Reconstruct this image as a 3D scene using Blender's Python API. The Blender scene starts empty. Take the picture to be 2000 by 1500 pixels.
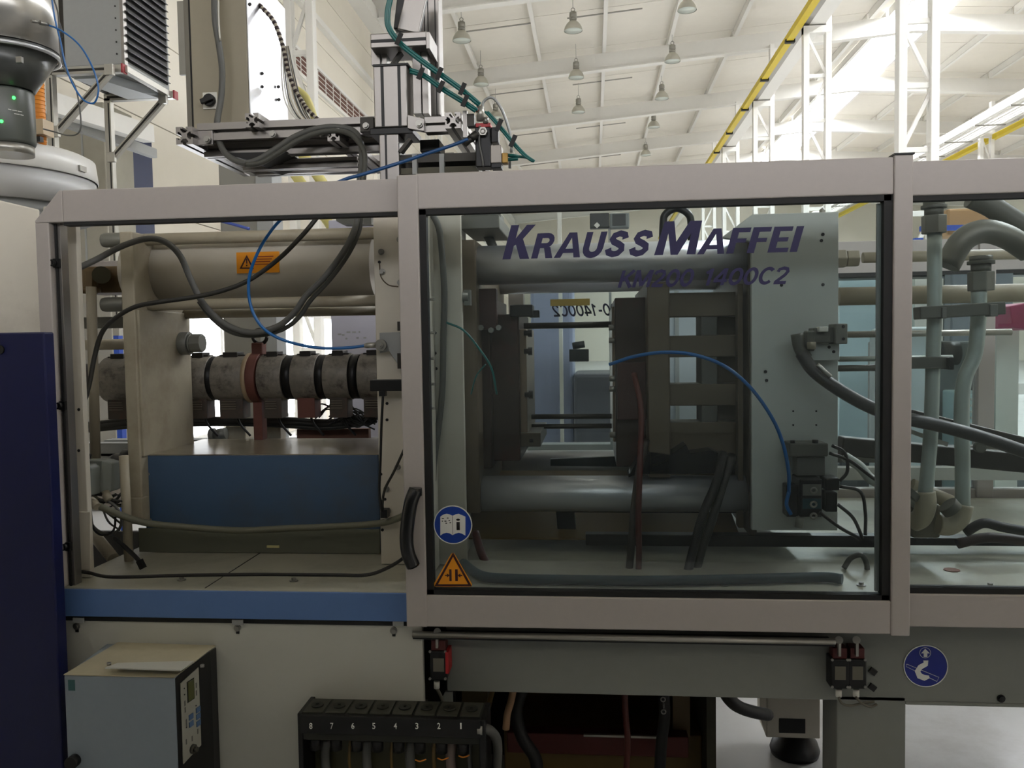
import bpy, bmesh, math, random
from mathutils import Vector as V, Matrix
random.seed(7)
S = bpy.context.scene
C = S.collection
# ---------------------------------------------------------------- camera, world, light, exposure
CZ = 1.55
YAW, PITCH, ROLL, F = 0.0959242, -0.0503859, -0.0159648, 1661.78
cy, sy, cp, sp = math.cos(YAW), math.sin(YAW), math.cos(PITCH), math.sin(PITCH)
cf = V((-sy*cp, cy*cp, sp)); cr0 = V((cy, sy, 0)); cu0 = cr0.cross(cf)
cr = math.cos(ROLL)*cr0 + math.sin(ROLL)*cu0
cu = -math.sin(ROLL)*cr0 + math.cos(ROLL)*cu0
CAM = V((0, 0, CZ))
cd = bpy.data.cameras.new('camera'); co = bpy.data.objects.new('camera', cd); C.objects.link(co)
cd.sensor_width = 36; cd.lens = F*36/2000; cd.clip_start = .05; cd.clip_end = 300
m3 = Matrix((cr, cu, -cf)).transposed()
co.matrix_world = Matrix.Translation(CAM) @ m3.to_4x4()
S.camera = co
w = bpy.data.worlds.new('world'); S.world = w; w.use_nodes = True
w.node_tree.nodes['Background'].inputs[0].default_value = (.93, .96, 1.0, 1)
w.node_tree.nodes['Background'].inputs[1].default_value = .3
S.view_settings.view_transform = 'Standard'; S.view_settings.look = 'None'
S.view_settings.exposure = 0; S.view_settings.gamma = 1
SKY_E, WIN_E, HIGH_E = 43.0, 12.0, 7.5

def ray(px, py):
    return cf + cr*((px-1000)/F) - cu*((py-750)/F)
def P(px, py, Y):
    r = ray(px, py); return CAM + r*(Y/r.y)
def PX(px, py, X):
    r = ray(px, py); return CAM + r*(X/r.x)
def PZ(px, py, Z):
    r = ray(px, py); return CAM + r*((Z-CZ)/r.z)
def pb(x0, y0, x1, y1, Y, d):
    xm, ym = (x0+x1)/2, (y0+y1)/2
    return (P(x0, ym, Y).x, P(x1, ym, Y).x, Y, Y+d, P(xm, y1, Y).z, P(xm, y0, Y).z)
def pr(r, Y): return r*Y/F

# ---------------------------------------------------------------- materials
def lin(c):
    return tuple(((x/255)/12.92 if x/255 <= .04045 else ((x/255+.055)/1.055)**2.4) for x in c)
MATS = {}
def mat(name, rgb, rough=.5, metal=0, var=.12, scale=8, bump=0, spec=.5, emit=0, stain=None, stain_amt=.5, sscale=3, coat=0):
    if name in MATS: return MATS[name]
    m = bpy.data.materials.new(name); m.use_nodes = True; MATS[name] = m
    nt = m.node_tree; n = nt.nodes; b = n['Principled BSDF']; L = nt.links.new
    c = lin(rgb)
    b.inputs['Roughness'].default_value = rough; b.inputs['Metallic'].default_value = metal
    b.inputs['Specular IOR Level'].default_value = spec
    b.inputs['Coat Weight'].default_value = coat
    tc = n.new('ShaderNodeTexCoord'); nz = n.new('ShaderNodeTexNoise')
    nz.inputs['Scale'].default_value = scale; nz.inputs['Detail'].default_value = 6
    nz.inputs['Roughness'].default_value = .65
    L(tc.outputs['Object'], nz.inputs['Vector'])
    mx = n.new('ShaderNodeMix'); mx.data_type = 'RGBA'
    mx.inputs[6].default_value = (*[x*(1-var) for x in c], 1); mx.inputs[7].default_value = (*[min(1, x*(1+var)) for x in c], 1)
    L(nz.outputs['Fac'], mx.inputs[0]); out = mx.outputs[2]
    if stain:
        n2 = n.new('ShaderNodeTexNoise'); n2.inputs['Scale'].default_value = sscale; n2.inputs['Detail'].default_value = 8
        n2.inputs['Roughness'].default_value = .7
        L(tc.outputs['Object'], n2.inputs['Vector'])
        rp = n.new('ShaderNodeMapRange'); rp.inputs[1].default_value = .5; rp.inputs[2].default_value = .72
        rp.inputs[4].default_value = stain_amt
        L(n2.outputs['Fac'], rp.inputs[0])
        m2 = n.new('ShaderNodeMix'); m2.data_type = 'RGBA'; m2.inputs[7].default_value = (*lin(stain), 1)
        L(rp.outputs[0], m2.inputs[0]); L(out, m2.inputs[6]); out = m2.outputs[2]
    L(out, b.inputs['Base Color'])
    if bump:
        bp = n.new('ShaderNodeBump'); bp.inputs['Strength'].default_value = bump; bp.inputs['Distance'].default_value = .002
        L(nz.outputs['Fac'], bp.inputs['Height']); L(bp.outputs[0], b.inputs['Normal'])
    if emit:
        b.inputs['Emission Color'].default_value = (*c, 1); b.inputs['Emission Strength'].default_value = emit
    return m
def glass(name, tint, refl=1.0):
    m = bpy.data.materials.new(name); m.use_nodes = True; nt = m.node_tree; n = nt.nodes; n.clear(); L = nt.links.new
    o = n.new('ShaderNodeOutputMaterial'); t = n.new('ShaderNodeBsdfTransparent'); g = n.new('ShaderNodeBsdfGlossy')
    t.inputs[0].default_value = (*tint, 1); g.inputs['Roughness'].default_value = .02
    fr = n.new('ShaderNodeFresnel'); fr.inputs[0].default_value = 1.5
    mu = n.new('ShaderNodeMath'); mu.operation = 'MULTIPLY'; mu.inputs[1].default_value = refl
    nz = n.new('ShaderNodeTexNoise'); nz.inputs['Scale'].default_value = 5; nz.inputs['Detail'].default_value = 8
    d = n.new('ShaderNodeBsdfDiffuse'); d.inputs[0].default_value = (.5, .55, .52, 1)
    mr = n.new('ShaderNodeMapRange'); mr.inputs[1].default_value = .4; mr.inputs[2].default_value = .8; mr.inputs[3].default_value = .008; mr.inputs[4].default_value = .035
    mx = n.new('ShaderNodeMixShader'); mx2 = n.new('ShaderNodeMixShader')
    L(nz.outputs['Fac'], mr.inputs[0]); L(mr.outputs[0], mx2.inputs[0]); L(t.outputs[0], mx2.inputs[1]); L(d.outputs[0], mx2.inputs[2])
    L(fr.outputs[0], mu.inputs[0]); L(mu.outputs[0], mx.inputs[0]); L(mx2.outputs[0], mx.inputs[1]); L(g.outputs[0], mx.inputs[2])
    L(mx.outputs[0], o.inputs[0]); MATS[name] = m; return m
def emis(name, rgb, s):
    m = bpy.data.materials.new(name); m.use_nodes = True; nt = m.node_tree; n = nt.nodes; n.clear()
    o = n.new('ShaderNodeOutputMaterial'); e = n.new('ShaderNodeEmission')
    e.inputs[0].default_value = (*lin(rgb), 1); e.inputs[1].default_value = s; nt.links.new(e.outputs[0], o.inputs[0])
    MATS[name] = m; return m

FRAME = mat('frame_paint', (178, 171, 166), .42, .15, .05, 60)
GREYP = mat('grey_paint', (150, 152, 150), .5, 0, .06, 40)
BEAMG = mat('beam_paint', (128, 130, 124), .5, 0, .06, 30)
CREAM = mat('cream_paint', (196, 190, 176), .45, 0, .06, 20, stain=(150, 135, 112), stain_amt=.35, sscale=2.5)
CREAMD = mat('aged_cream_paint', (164, 156, 136), .5, 0, .12, 14, stain=(120, 104, 82), stain_amt=.45, sscale=6)
WHITEP = mat('white_panel', (188, 188, 178), .5, 0, .06, 12, stain=(160, 134, 114), stain_amt=.18, sscale=3)
BLUEP = mat('blue_grey_paint', (88, 120, 172), .45, 0, .08, 20)
BLUEB = mat('bed_blue_paint', (64, 88, 116), .4, 0, .15, 8, stain=(70, 70, 66), stain_amt=.7, sscale=2)
NAVY = mat('navy_paint', (6, 14, 66), .45, 0, .08, 30)
BLACK = mat('black_rubber', (14, 14, 14), .6, 0, .1, 20)
BLACKM = mat('black_metal', (22, 22, 22), .4, .3, .1, 20)
DARKS = mat('dark_steel', (58, 56, 52), .45, .7, .25, 12, stain=(44, 36, 28), stain_amt=.6)
STEEL = mat('steel', (150, 148, 142), .35, .8, .12, 20)
ZINC = mat('zinc', (168, 166, 158), .38, .75, .12, 20)
CHROME = mat('chrome', (206, 208, 212), .34, .62, .12, 6)
ALU = mat('aluminium', (142, 138, 134), .34, .8, .05, 60)
ALUSH = mat('bright_sheet', (188, 188, 192), .3, .85, .05, 3, bump=.3)
BARREL = mat('heater_band', (128, 122, 112), .5, .2, .5, 40, stain=(40, 28, 26), stain_amt=.9, sscale=24)
BARRELD = mat('barrel_steel', (40, 36, 32), .5, .4, .2, 20)
RUST = mat('rusty_red', (100, 58, 48), .6, .1, .3, 25, stain=(60, 40, 32), stain_amt=.8)
TEAL = mat('teal_hose', (8, 96, 92), .3, 0, .1, 20)
BLUEH = mat('blue_hose', (14, 92, 156), .3, 0, .1, 20)
GREYH = mat('grey_conduit', (84, 84, 80), .5, 0, .08, 30)
DKH = mat('dark_hose', (34, 33, 28), .5, 0, .15, 30)
REDH = mat('red_hose', (76, 22, 14), .45, 0, .15, 30)
ORANGE = mat('orange_plastic', (224, 140, 44), .5, 0, .1, 30)
RED = mat('red_plastic', (170, 30, 34), .45, 0, .05, 20)
WHITE = mat('white_plastic', (222, 220, 210), .45, 0, .05, 20)
BEIGE = mat('beige_cabinet', (150, 142, 122), .5, 0, .05, 40)
HALLW = mat('hall_white', (228, 226, 220), .55, 0, .03, 6)
SHEET = mat('roof_sheet', (226, 221, 210), .6, 0, .05, 3)
WALLC = mat('wall_sheet', (228, 222, 208), .6, 0, .04, 2)
YELLOW = mat('yellow_paint', (206, 182, 30), .5, 0, .05, 10)
BROWN = mat('brown_lattice', (96, 60, 48), .7, 0, .2, 10)
CONC = mat('concrete', (188, 187, 184), .35, 0, .12, 2.5, stain=(120, 112, 100), stain_amt=.5, sscale=1.2, bump=.2)
DKBR = mat('mould_steel', (60, 50, 44), .5, .5, .2, 10, stain=(96, 44, 36), stain_amt=.5, sscale=7)
OILY = mat('oily_ochre', (96, 74, 26), .5, 0, .3, 12, stain=(40, 34, 20), stain_amt=.8)
INK = mat('lettering_blue', (26, 20, 72), .5, 0, .02, 10)
SBLUE = mat('sticker_blue', (10, 58, 150), .4, 0, .02, 10)
SNAVY = mat('sticker_navy', (16, 34, 130), .4, 0, .02, 10)
SYEL = mat('sticker_yellow', (236, 152, 20), .4, 0, .02, 10)
SWHITE = mat('sticker_white', (226, 226, 220), .4, 0, .02, 10)
SDARK = mat('sticker_brown', (60, 14, 18), .4, 0, .02, 10)
RBLUE = mat('rack_blue', (24, 70, 170), .5, 0, .05, 10)
PINK = mat('magenta_plastic', (190, 60, 110), .5, 0, .05, 10)
MGREY = mat('machine_grey', (120, 126, 124), .5, 0, .05, 10)
PTUBE = mat('galvanised_pipe', (170, 180, 174), .4, .3, .15, 18, stain=(110, 106, 92), stain_amt=.4)
DARKF = mat('housing_grey', (84, 84, 76), .35, .1, .08, 30)
LCD = mat('lcd_olive', (72, 74, 34), .3, 0, .3, 40)
KEY = mat('key_blue', (70, 96, 128), .5, 0, .1, 40)
CARDB = mat('cardboard', (176, 140, 96), .7, 0, .1, 10)
GLASSF = glass('guard_glass', (.905, .945, .945), 1.1)
GLASSB = glass('rear_guard_glass', (.88, .92, .92), .8)
SKYL = emis('skylight_daylight', (244, 247, 252), SKY_E)
WINL = emis('window_daylight', (246, 250, 255), WIN_E)
HIGHL = emis('added_band_glow', (246, 246, 250), HIGH_E)  # glow of the band added out of view behind the camera
LEDG = emis('green_led', (60, 255, 90), 5)

# ---------------------------------------------------------------- mesh helpers
def frame_of(d):
    d = d.normalized(); a = V((0, 0, 1)) if abs(d.z) < .9 else V((1, 0, 0))
    u = d.cross(a).normalized(); return u, u.cross(d).normalized()
def smooth_path(pts, n=6):
    pts = [V(p) for p in pts]
    if len(pts) < 3: return pts
    q = [pts[0]*2-pts[1]] + pts + [pts[-1]*2-pts[-2]]; out = []
    for i in range(1, len(q)-2):
        a, b, c, d = q[i-1:i+3]
        for k in range(n):
            t = k/n
            out.append(.5*((2*b)+(c-a)*t+(2*a-5*b+4*c-d)*t*t+(3*b-a-3*c+d)*t**3))
    out.append(pts[-1]); return out
class M:
    def __init__(s): s.v = []; s.f = []; s.sm = []
    def _add(s, vs, fs, sm=False):
        o = len(s.v); s.v += [V(x) for x in vs]; s.f += [tuple(i+o for i in f) for f in fs]
        s.sm += [sm]*len(fs) if isinstance(sm, bool) else sm
        return s
    def box(s, b):
        x0, x1, y0, y1, z0, z1 = b
        return s._add([(x, y, z) for x in (x0, x1) for y in (y0, y1) for z in (z0, z1)],
                      [(0, 1, 3, 2), (4, 6, 7, 5), (0, 4, 5, 1), (2, 3, 7, 6), (0, 2, 6, 4), (1, 5, 7, 3)])
    def bar(s, p0, p1, w, h, up=None):
        p0, p1 = V(p0), V(p1); d = p1-p0
        if up is None: u, v = frame_of(d)
        else: u = d.cross(V(up)).normalized(); v = u.cross(d).normalized()
        vs = [p+u*a*w/2+v*b*h/2 for p in (p0, p1) for a, b in ((-1, -1), (1, -1), (1, 1), (-1, 1))]
        return s._add(vs, [(0, 1, 2, 3), (7, 6, 5, 4), (0, 4, 5, 1), (1, 5, 6, 2), (2, 6, 7, 3), (3, 7, 4, 0)])
    def cyl(s, p0, p1, r, r1=None, n=20, cap=True):
        p0, p1 = V(p0), V(p1); r1 = r if r1 is None else r1; u, v = frame_of(p1-p0)
        vs = []
        for p, q in ((p0, r), (p1, r1)):
            vs += [p+(u*math.cos(2*math.pi*k/n)+v*math.sin(2*math.pi*k/n))*q for k in range(n)]
        fs = [(k, (k+1) % n, n+(k+1) % n, n+k) for k in range(n)]; sm = [n > 8]*n
        if cap: fs += [tuple(range(n-1, -1, -1)), tuple(range(n, 2*n))]; sm += [False, False]
        return s._add(vs, fs, sm)
    def tube(s, pts, r, n=10, k=6, straight=False):
        pts = [V(p) for p in pts] if straight else smooth_path(pts, k)
        u, v = frame_of(pts[1]-pts[0]); vs = []; N = len(pts)
        for i, p in enumerate(pts):
            t = (pts[min(i+1, N-1)]-pts[max(i-1, 0)]).normalized()
            u = (u-t*u.dot(t)).normalized(); v = t.cross(u)
            vs += [p+(u*math.cos(2*math.pi*a/n)+v*math.sin(2*math.pi*a/n))*r for a in range(n)]
        fs = [(i*n+a, i*n+(a+1) % n, (i+1)*n+(a+1) % n, (i+1)*n+a) for i in range(N-1) for a in range(n)]
        sm = [True]*len(fs)
        fs += [tuple(range(n-1, -1, -1)), tuple(range((N-1)*n, N*n))]; sm += [False]*2
        return s._add(vs, fs, sm)
    def prism(s, poly, d):
        poly = [V(p) for p in poly]; d = V(d); n = len(poly)
        fs = [tuple(range(n)), tuple(range(2*n-1, n-1, -1))] + [(k, k+n, (k+1) % n+n, (k+1) % n) for k in range(n)]
        return s._add(poly+[p+d for p in poly], fs)
    def loft(s, a, b):
        n = len(a)
        return s._add([V(p) for p in a]+[V(p) for p in b], [tuple(range(n)), tuple(range(2*n-1, n-1, -1))]+[(k, k+n, (k+1) % n+n, (k+1) % n) for k in range(n)])
    def pp(s, pix, Y, d):
        return s.prism([P(x, y, Y) for x, y in pix], (0, d, 0))
    def torus(s, c, nrm, R, r, n=20, m=8, a0=0, a1=2*math.pi):
        u, v = frame_of(V(nrm)); c = V(c); full = abs(a1-a0-2*math.pi) < 1e-6
        pts = [c+(u*math.cos(a0+(a1-a0)*k/n)+v*math.sin(a0+(a1-a0)*k/n))*R for k in range(n+1)]
        return s.tube(pts, r, m, straight=True)
    def lathe(s, c, ax, prof, n=24):
        c = V(c); ax = V(ax).normalized(); u, v = frame_of(ax); vs = []; fs = []
        for h, r in prof:
            vs += [c+ax*h+(u*math.cos(2*math.pi*k/n)+v*math.sin(2*math.pi*k/n))*max(r, 1e-5) for k in range(n)]
        for i in range(len(prof)-1):
            fs += [(i*n+k, i*n+(k+1) % n, (i+1)*n+(k+1) % n, (i+1)*n+k) for k in range(n)]
        return s._add(vs, fs, True)
    def tslot(s, p0, p1, w):
        """Aluminium T-slot extrusion of width w between two points"""
        p0, p1 = V(p0), V(p1); u, v = frame_of(p1-p0)
        h = w/2; a = w*.09; b = w*.22; c = w*.12; e = w*.2
        q = [(a, h), (a, h-c*.6), (b, h-c), (b, h-c-e*.4), (a, b*.9)]
        side = [(-h, h), (-a*1.2, h), (-a*1.2, h-w*.1), (-b, h-w*.1), (-b, h-w*.2), (-a, h-w*.33), (a, h-w*.33), (b, h-w*.2), (b, h-w*.1), (a*1.2, h-w*.1), (a*1.2, h)]
        poly = []
        for k in range(4):
            cs, sn = math.cos(-math.pi/2*k), math.sin(-math.pi/2*k)
            poly += [(x*cs-y*sn, x*sn+y*cs) for x, y in side]
        n = len(poly); vs = [p+u*x+v*y for p in (p0, p1) for x, y in poly]
        fs = [tuple(range(n)), tuple(range(2*n-1, n-1, -1))] + [(k, k+n, (k+1) % n+n, (k+1) % n) for k in range(n)]
        return s._add(vs, fs)
def O(name, m, mt, parent=None, bev=0, label=None, kind=None):
    me = bpy.data.meshes.new(name); off = parent['_loc'] if parent is not None and '_loc' in parent else (0, 0, 0)
    off = V(off)
    me.from_pydata([tuple(x-off) for x in m.v], [], m.f); me.validate()
    if len(me.polygons) == len(m.sm): me.polygons.foreach_set('use_smooth', m.sm)
    bm = bmesh.new(); bm.from_mesh(me); bmesh.ops.recalc_face_normals(bm, faces=bm.faces); bm.to_mesh(me); bm.free()
    me.materials.append(mt)
    o = bpy.data.objects.new(name, me); C.objects.link(o)
    if parent is not None: o.parent = parent; o['_loc'] = list(off) if '_loc' in parent else [0, 0, 0]
    if bev:
        b = o.modifiers.new('bevel', 'BEVEL'); b.width = bev; b.segments = 2; b.limit_method = 'ANGLE'; b.angle_limit = .6
    if label: o['label'] = label
    if kind: o['kind'] = kind
    return o
def T(name, label, cat, loc=(0, 0, 0), group=None):
    o = bpy.data.objects.new(name, None); C.objects.link(o); o.location = loc; o['_loc'] = list(loc)
    o.empty_display_size = .05; o['kind'] = 'thing'
    o['label'] = label; o['category'] = cat
    if group: o['group'] = group
    return o
def tag(o, label, cat, group=None):
    o['label'] = label; o['category'] = cat; o['kind'] = 'thing'
    if group: o['group'] = group
    return o
def st(name, m, mt, parent=None, bev=0):
    o = O(name, m, mt, parent, bev)
    if parent is None: o['kind'] = 'structure'
    return o
def dup(root, loc, label, rotz=None):
    def cp_(o, par):
        c = o.copy(); C.objects.link(c)
        if par is not None: c.parent = par
        for ch in list(o.children): cp_(ch, c)
        return c
    r = cp_(root, None); r.location = loc; r['label'] = label
    if rotz is not None: r.rotation_euler.z = rotz
    return r
def B(*a): return M().box(pb(*a))
def cable(name, pts, r, mt, label, cat='cable', group=None, parent=None, n=10):
    o = O(name, M().tube([P(*p) for p in pts], r, n), mt, parent)
    if parent is None: tag(o, label, cat, group)
    return o
def text(name, body, box, Y, mt, parent, shear=0, off=0, back=False, label=None, thick=.0006, rot=0):
    cu_ = bpy.data.curves.new('t', 'FONT'); cu_.body = body; cu_.shear = shear; cu_.offset = off; cu_.resolution_u = 3
    t = bpy.data.objects.new('t', cu_); C.objects.link(t)
    dg = bpy.context.evaluated_depsgraph_get(); me = bpy.data.meshes.new_from_object(t.evaluated_get(dg))
    bpy.data.objects.remove(t)
    xs = [v.co.x for v in me.vertices]; ys = [v.co.y for v in me.vertices]
    ax, bx, ay, by = min(xs), max(xs), min(ys), max(ys)
    X0, X1, _, _, Z0, Z1 = pb(*box, Y, 0); po = V(parent['_loc'])
    for v in me.vertices:
        u, q = (v.co.x-ax)/(bx-ax), (v.co.y-ay)/(by-ay)
        if rot: u, q = 1-q, u          # turned a quarter anticlockwise
        if back: u = 1-u
        v.co = V((X0+u*(X1-X0), Y, Z0+q*(Z1-Z0)))-po
    me.materials.clear(); me.materials.append(mt); me.update()
    o = bpy.data.objects.new(name, me); C.objects.link(o); o.parent = parent; o['_loc'] = parent['_loc']
    so = o.modifiers.new('s', 'SOLIDIFY'); so.thickness = thick
    if label: o['label'] = label
    return o
def screw(name, px, py, Y, r, parent, mt=None, d=.006, hexa=True):
    c = P(px, py, Y); m = M().cyl(c, c+V((0, -d*.4, 0)), r*1.35, n=16).cyl(c, c+V((0, -d, 0)), r, n=6 if hexa else 16)
    return O(name, m, mt or STEEL, parent)

GL = {'K': (.82, [[(.1, 0), (.1, 1)], [(.70, 1.0), (.17, .42)], [(.28, .6), (.72, 0)]]),
 'M': (1.06, [[(.1, 0), (.1, 1)], [(.14, .99), (.5, .08)], [(.5, .08), (.86, .99)], [(.9, 0), (.9, 1)]]),
 '2': (.78, [[(.08, .72), (.14, .87), (.34, .93), (.54, .88), (.6, .72), (.5, .52), (.1, .1)], [(.04, .08), (.68, .08)]]),
 '1': (.62, [[(.40, 0), (.40, 1)], [(.40, .9), (.14, .74)]]),
 '4': (.80, [[(.54, 0), (.54, 1)], [(.5, .97), (.08, .3)], [(.04, .27), (.74, .27)]]),
 '-': (.5, [[(.06, .42), (.4, .42)]]), ' ': (.35, []),
 '0': (.80, [[(.37+.28*math.cos(a*math.pi/12), .5+.43*math.sin(a*math.pi/12)) for a in range(25)]]),
 'C': (.86, [[(.43+.33*math.cos(a*math.pi/12), .5+.43*math.sin(a*math.pi/12)) for a in range(3, 22)]]),
 'U': (.9, [[(.12, 1), (.12, .36)]+[(.40+.28*math.cos(math.pi+a*math.pi/8), .36+.28*math.sin(math.pi+a*math.pi/8)) for a in range(1, 8)]+[(.68, .36), (.68, 1)]]),
 'S': (.8, [[(.66, .70), (.60, .86), (.40, .91), (.20, .83), (.15, .70), (.24, .58), (.42, .50), (.58, .40), (.61, .26), (.50, .13), (.32, .09), (.14, .15), (.07, .31)]]),
 'R': (.9, [[(.1, .905), (.46, .905)]+[(.46+.2*math.sin(a*math.pi/8), .705+.2*math.cos(a*math.pi/8)) for a in range(1, 8)]+[(.46, .505), (.1, .505)], [(.44, .48), (.70, 0)]])}
SOLID = {'I': [[(0, 0), (.28, 0), (.28, 1), (0, 1)]],
 'F': [[(0, 0), (.28, 0), (.28, 1), (0, 1)], [(.2, .82), (.71, .82), (.71, 1), (.2, 1)], [(.2, .42), (.64, .42), (.64, .58), (.2, .58)]],
 'E': [[(0, 0), (.28, 0), (.28, 1), (0, 1)], [(.2, .82), (.73, .82), (.73, 1), (.2, 1)], [(.2, .42), (.66, .42), (.66, .58), (.2, .58)], [(.2, 0), (.77, 0), (.77, .17), (.2, .17)]],
 'A': [[(0, 0), (.27, 0), (.60, 1), (.38, 1)], [(.80, 0), (1.06, 0), (.69, 1), (.46, 1)], [(.2, .19), (.9, .19), (.84, .36), (.28, .36)]],
 'K': [[(0, 0), (.24, 0), (.24, 1), (0, 1)], [(.18, .36), (.20, .54), (.47, 1), (.73, 1), (.38, .47)], [(.22, .56), (.42, .66), (.80, 0), (.52, 0)]],
 'R': [[(0, 0), (.26, 0), (.26, 1), (0, 1)], [(.40, .45), (.66, .45), (.86, 0), (.58, 0)]]}
def ribbon(pts, t):
    L, R_ = [], []
    for i, p in enumerate(pts):
        a, b = pts[max(i-1, 0)], pts[min(i+1, len(pts)-1)]
        if i == len(pts)-1 and len(pts) > 5 and math.dist(pts[0], pts[-1]) < 1e-6: a, b = pts[-2], pts[1]
        if i == 0 and len(pts) > 5 and math.dist(pts[0], pts[-1]) < 1e-6: a, b = pts[-2], pts[1]
        dx, dy = b[0]-a[0], b[1]-a[1]; l = math.hypot(dx, dy)
        L.append((p[0]-dy/l*t/2, p[1]+dx/l*t/2)); R_.append((p[0]+dy/l*t/2, p[1]-dx/l*t/2))
    return [[L[i], L[i+1], R_[i+1], R_[i]] for i in range(len(pts)-1)]
def glyph_mesh(m, polys, x0, z0, h, Y, shear, sx=1, th=-.0006):
    for k, q in enumerate(polys): m.prism([(x0+sx*h*(x+shear*y), Y-k*4e-5, z0+h*y) for x, y in q], (0, th, 0))
def linetext(name, body, box, Y, mt, parent, t=.17, shear=.3, back=False, label=None):
    X0, X1, _, _, Z0, Z1 = pb(*box, Y, 0); h = Z1-Z0; polys = []; u = 0
    for ch in body:
        wd, st_ = GL[ch]
        for s_ in st_: polys += [[(x+u+shear*y, y) for x, y in q] for q in ribbon(s_, t)]
        u += wd
    xs = [x for q in polys for x, y in q]; a, b = min(xs), max(xs); m = M()
    for k, q in enumerate(polys):
        m.prism([((X0+(x-a)/(b-a)*(X1-X0)) if not back else (X1-(x-a)/(b-a)*(X1-X0)), Y-k*3e-6, Z0+y*h) for x, y in q], (0, -.0006, 0))
    return O(name, m, mt, parent, label=label)

# ================================================================ HALL
XW = -5.4; RIDGE = 9.5; XR = 24.0; ZS = CZ+8.85
def roofz(x, d=0): return ZS+.078*x+d if x <= RIDGE else ZS+.078*RIDGE-.06*(x-RIDGE)+d
st('floor', M().box((XW-.2, XR, -14, 62, -.2, 0)), CONC)
wl = st('wall_left', M().box((XW-.3, XW-.06, -14, 62, 0, 9.9)), WALLC)
pm = None
for r in range(9):
    for k in range(11):
        y0 = -14+k*7.0; z0 = r*1.08
        if y0 > 3 and y0 < 22 and z0 < 2.1: continue
        if pm is None:
            pm = O('wall_panel', M().box((XW-.06, XW, 0, 6.985, 0, 1.068)), WALLC, wl, .006); o = pm
        else: o = pm.copy(); C.objects.link(o)
        o.location = (0, y0, z0)
wb = st('wall_back', M().box((XW, XR, 62, 62.3, 0, 11)), WALLC)
st('wall_right', M().box((XR, XR+.3, -14, 62, 0, 10.5)), WALLC)
wf_ = st('wall_front', M().box((XW-.3, XR+.3, -14.3, -14, 0, 6.0)).box((XW-.3, XR+.3, -14.3, -14, 9.2, 10.6)), WALLC)
w5 = st('window_5', M().box((XW, XR, -14.1, -14, 5.95, 6.05)).box((XW, XR, -14.1, -14, 9.15, 9.25)), HALLW)  # invented window band behind the camera, added to light ceiling and upper front
for k in range(9):
    O('pane', M().box((XW+.1+k*3.26, XW+3.26+k*3.26, -14.15, -14.1, 6.0, 9.2)), HIGHL, w5)
    O('mullion', M().box((XW+k*3.26, XW+.1+k*3.26, -14.15, -14, 6.0, 9.2)), HALLW, w5)
# low daylight openings in the left wall, panes between wall fields
def wopen(n, px0, px1, z0, z1, posts):
    a = PX(px0, 700, XW).y; b = PX(px1, 700, XW).y
    fr = M().box((XW-.05, XW+.03, a, a+.08, z0, z1)).box((XW-.05, XW+.03, b-.08, b, z0, z1)).box((XW-.05, XW+.03, a, b, z1-.08, z1)).box((XW-.05, XW+.03, a, b, z0, z0+.08))
    o = st('window_%d' % n, fr, HALLW)
    O('pane', M().box((XW-.04, XW-.02, a+.08, b-.08, z0+.08, z1-.08)), WINL, o)
    for p in posts:
        y = PX(p, 700, XW).y; O('mullion', M().box((XW-.02, XW+.05, y-.04, y+.04, z0, z1)), HALLW, o)
    return a, b
spans = [(60, 258, (205,)), (330, 438, (428,)), (548, 662, ())]
ys = []
for i, (p0, p1, po) in enumerate(spans): ys.append(wopen(i+1, p0, p1, .25, 2.14, po))
# wall fields between the openings
yy = [7.0]+[v for ab in ys for v in ab]+[28.0]
for i in range(0, len(yy), 2):
    O('wall_panel', M().box((XW-.06, XW, yy[i], yy[i+1], 0, 2.15)), WALLC, wl)
for a, b in ys: O('wall_panel', M().box((XW-.06, XW, a, b, 0, .25)), WALLC, wl)
# high lattice window band
wband = st('window_4', M().box((XW-.02, XW+.06, 9, 60, CZ+4.98, CZ+5.05)).box((XW-.02, XW+.06, 9, 60, CZ+5.42, CZ+5.48)), HALLW)
O('lattice_screen', M().box((XW+.002, XW+.02, 9, 60, CZ+5.05, CZ+5.42)), BROWN, wband)
g = M()
for k in range(100): g.box((XW+.02, XW+.03, 9.2+k*.5, 9.23+k*.5, CZ+5.05, CZ+5.42))
for z in (5.14, 5.235, 5.33): g.box((XW+.02, XW+.03, 9, 60, CZ+z, CZ+z+.012))
O('lattice_bars', g, HALLW, wband, kind='stuff')
st('trim_1', M().box((XW, XW+.12, -14, 62, CZ+6.3, CZ+6.42)), HALLW)
st('trim_2', M().box((XW, XW+.35, -14, 62, roofz(XW)-.75, roofz(XW)-.45)), HALLW)
# roof
cl = st('ceiling', M().prism([(XW-.3, -14, roofz(XW-.3, .1)), (RIDGE, -14, roofz(RIDGE, .1)), (XR+.3, -14, roofz(XR+.3, .1)), (XR+.3, -14, roofz(XR, .3)), (RIDGE, -14, roofz(RIDGE, .3)), (XW-.3, -14, roofz(XW, .3))], (0, 76, 0)), SHEET)
PUR = [-5.35+i*1.95-.1 for i in range(16)]
BAY = [2.5+6*i-.1 for i in range(-2, 10)]
BAY = [20.5-6*3+6*i for i in range(-2, 10)]
def ppiece(x0, x1, y0, y1, mt, name, t=.03):
    g = .012
    q = [(x0+g, y0+g, roofz(x0+g, .03)), (x1-g, y0+g, roofz(x1-g, .03)), (x1-g, y1-g, roofz(x1-g, .03)), (x0+g, y1-g, roofz(x0+g, .03))]
    return O(name, M().prism(q, (0, 0, t)), mt, cl)
xs = [p for p in PUR if p < 8.6]+[8.75, 10.3]+[10.3+1.95*i for i in range(1, 8)]
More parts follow.
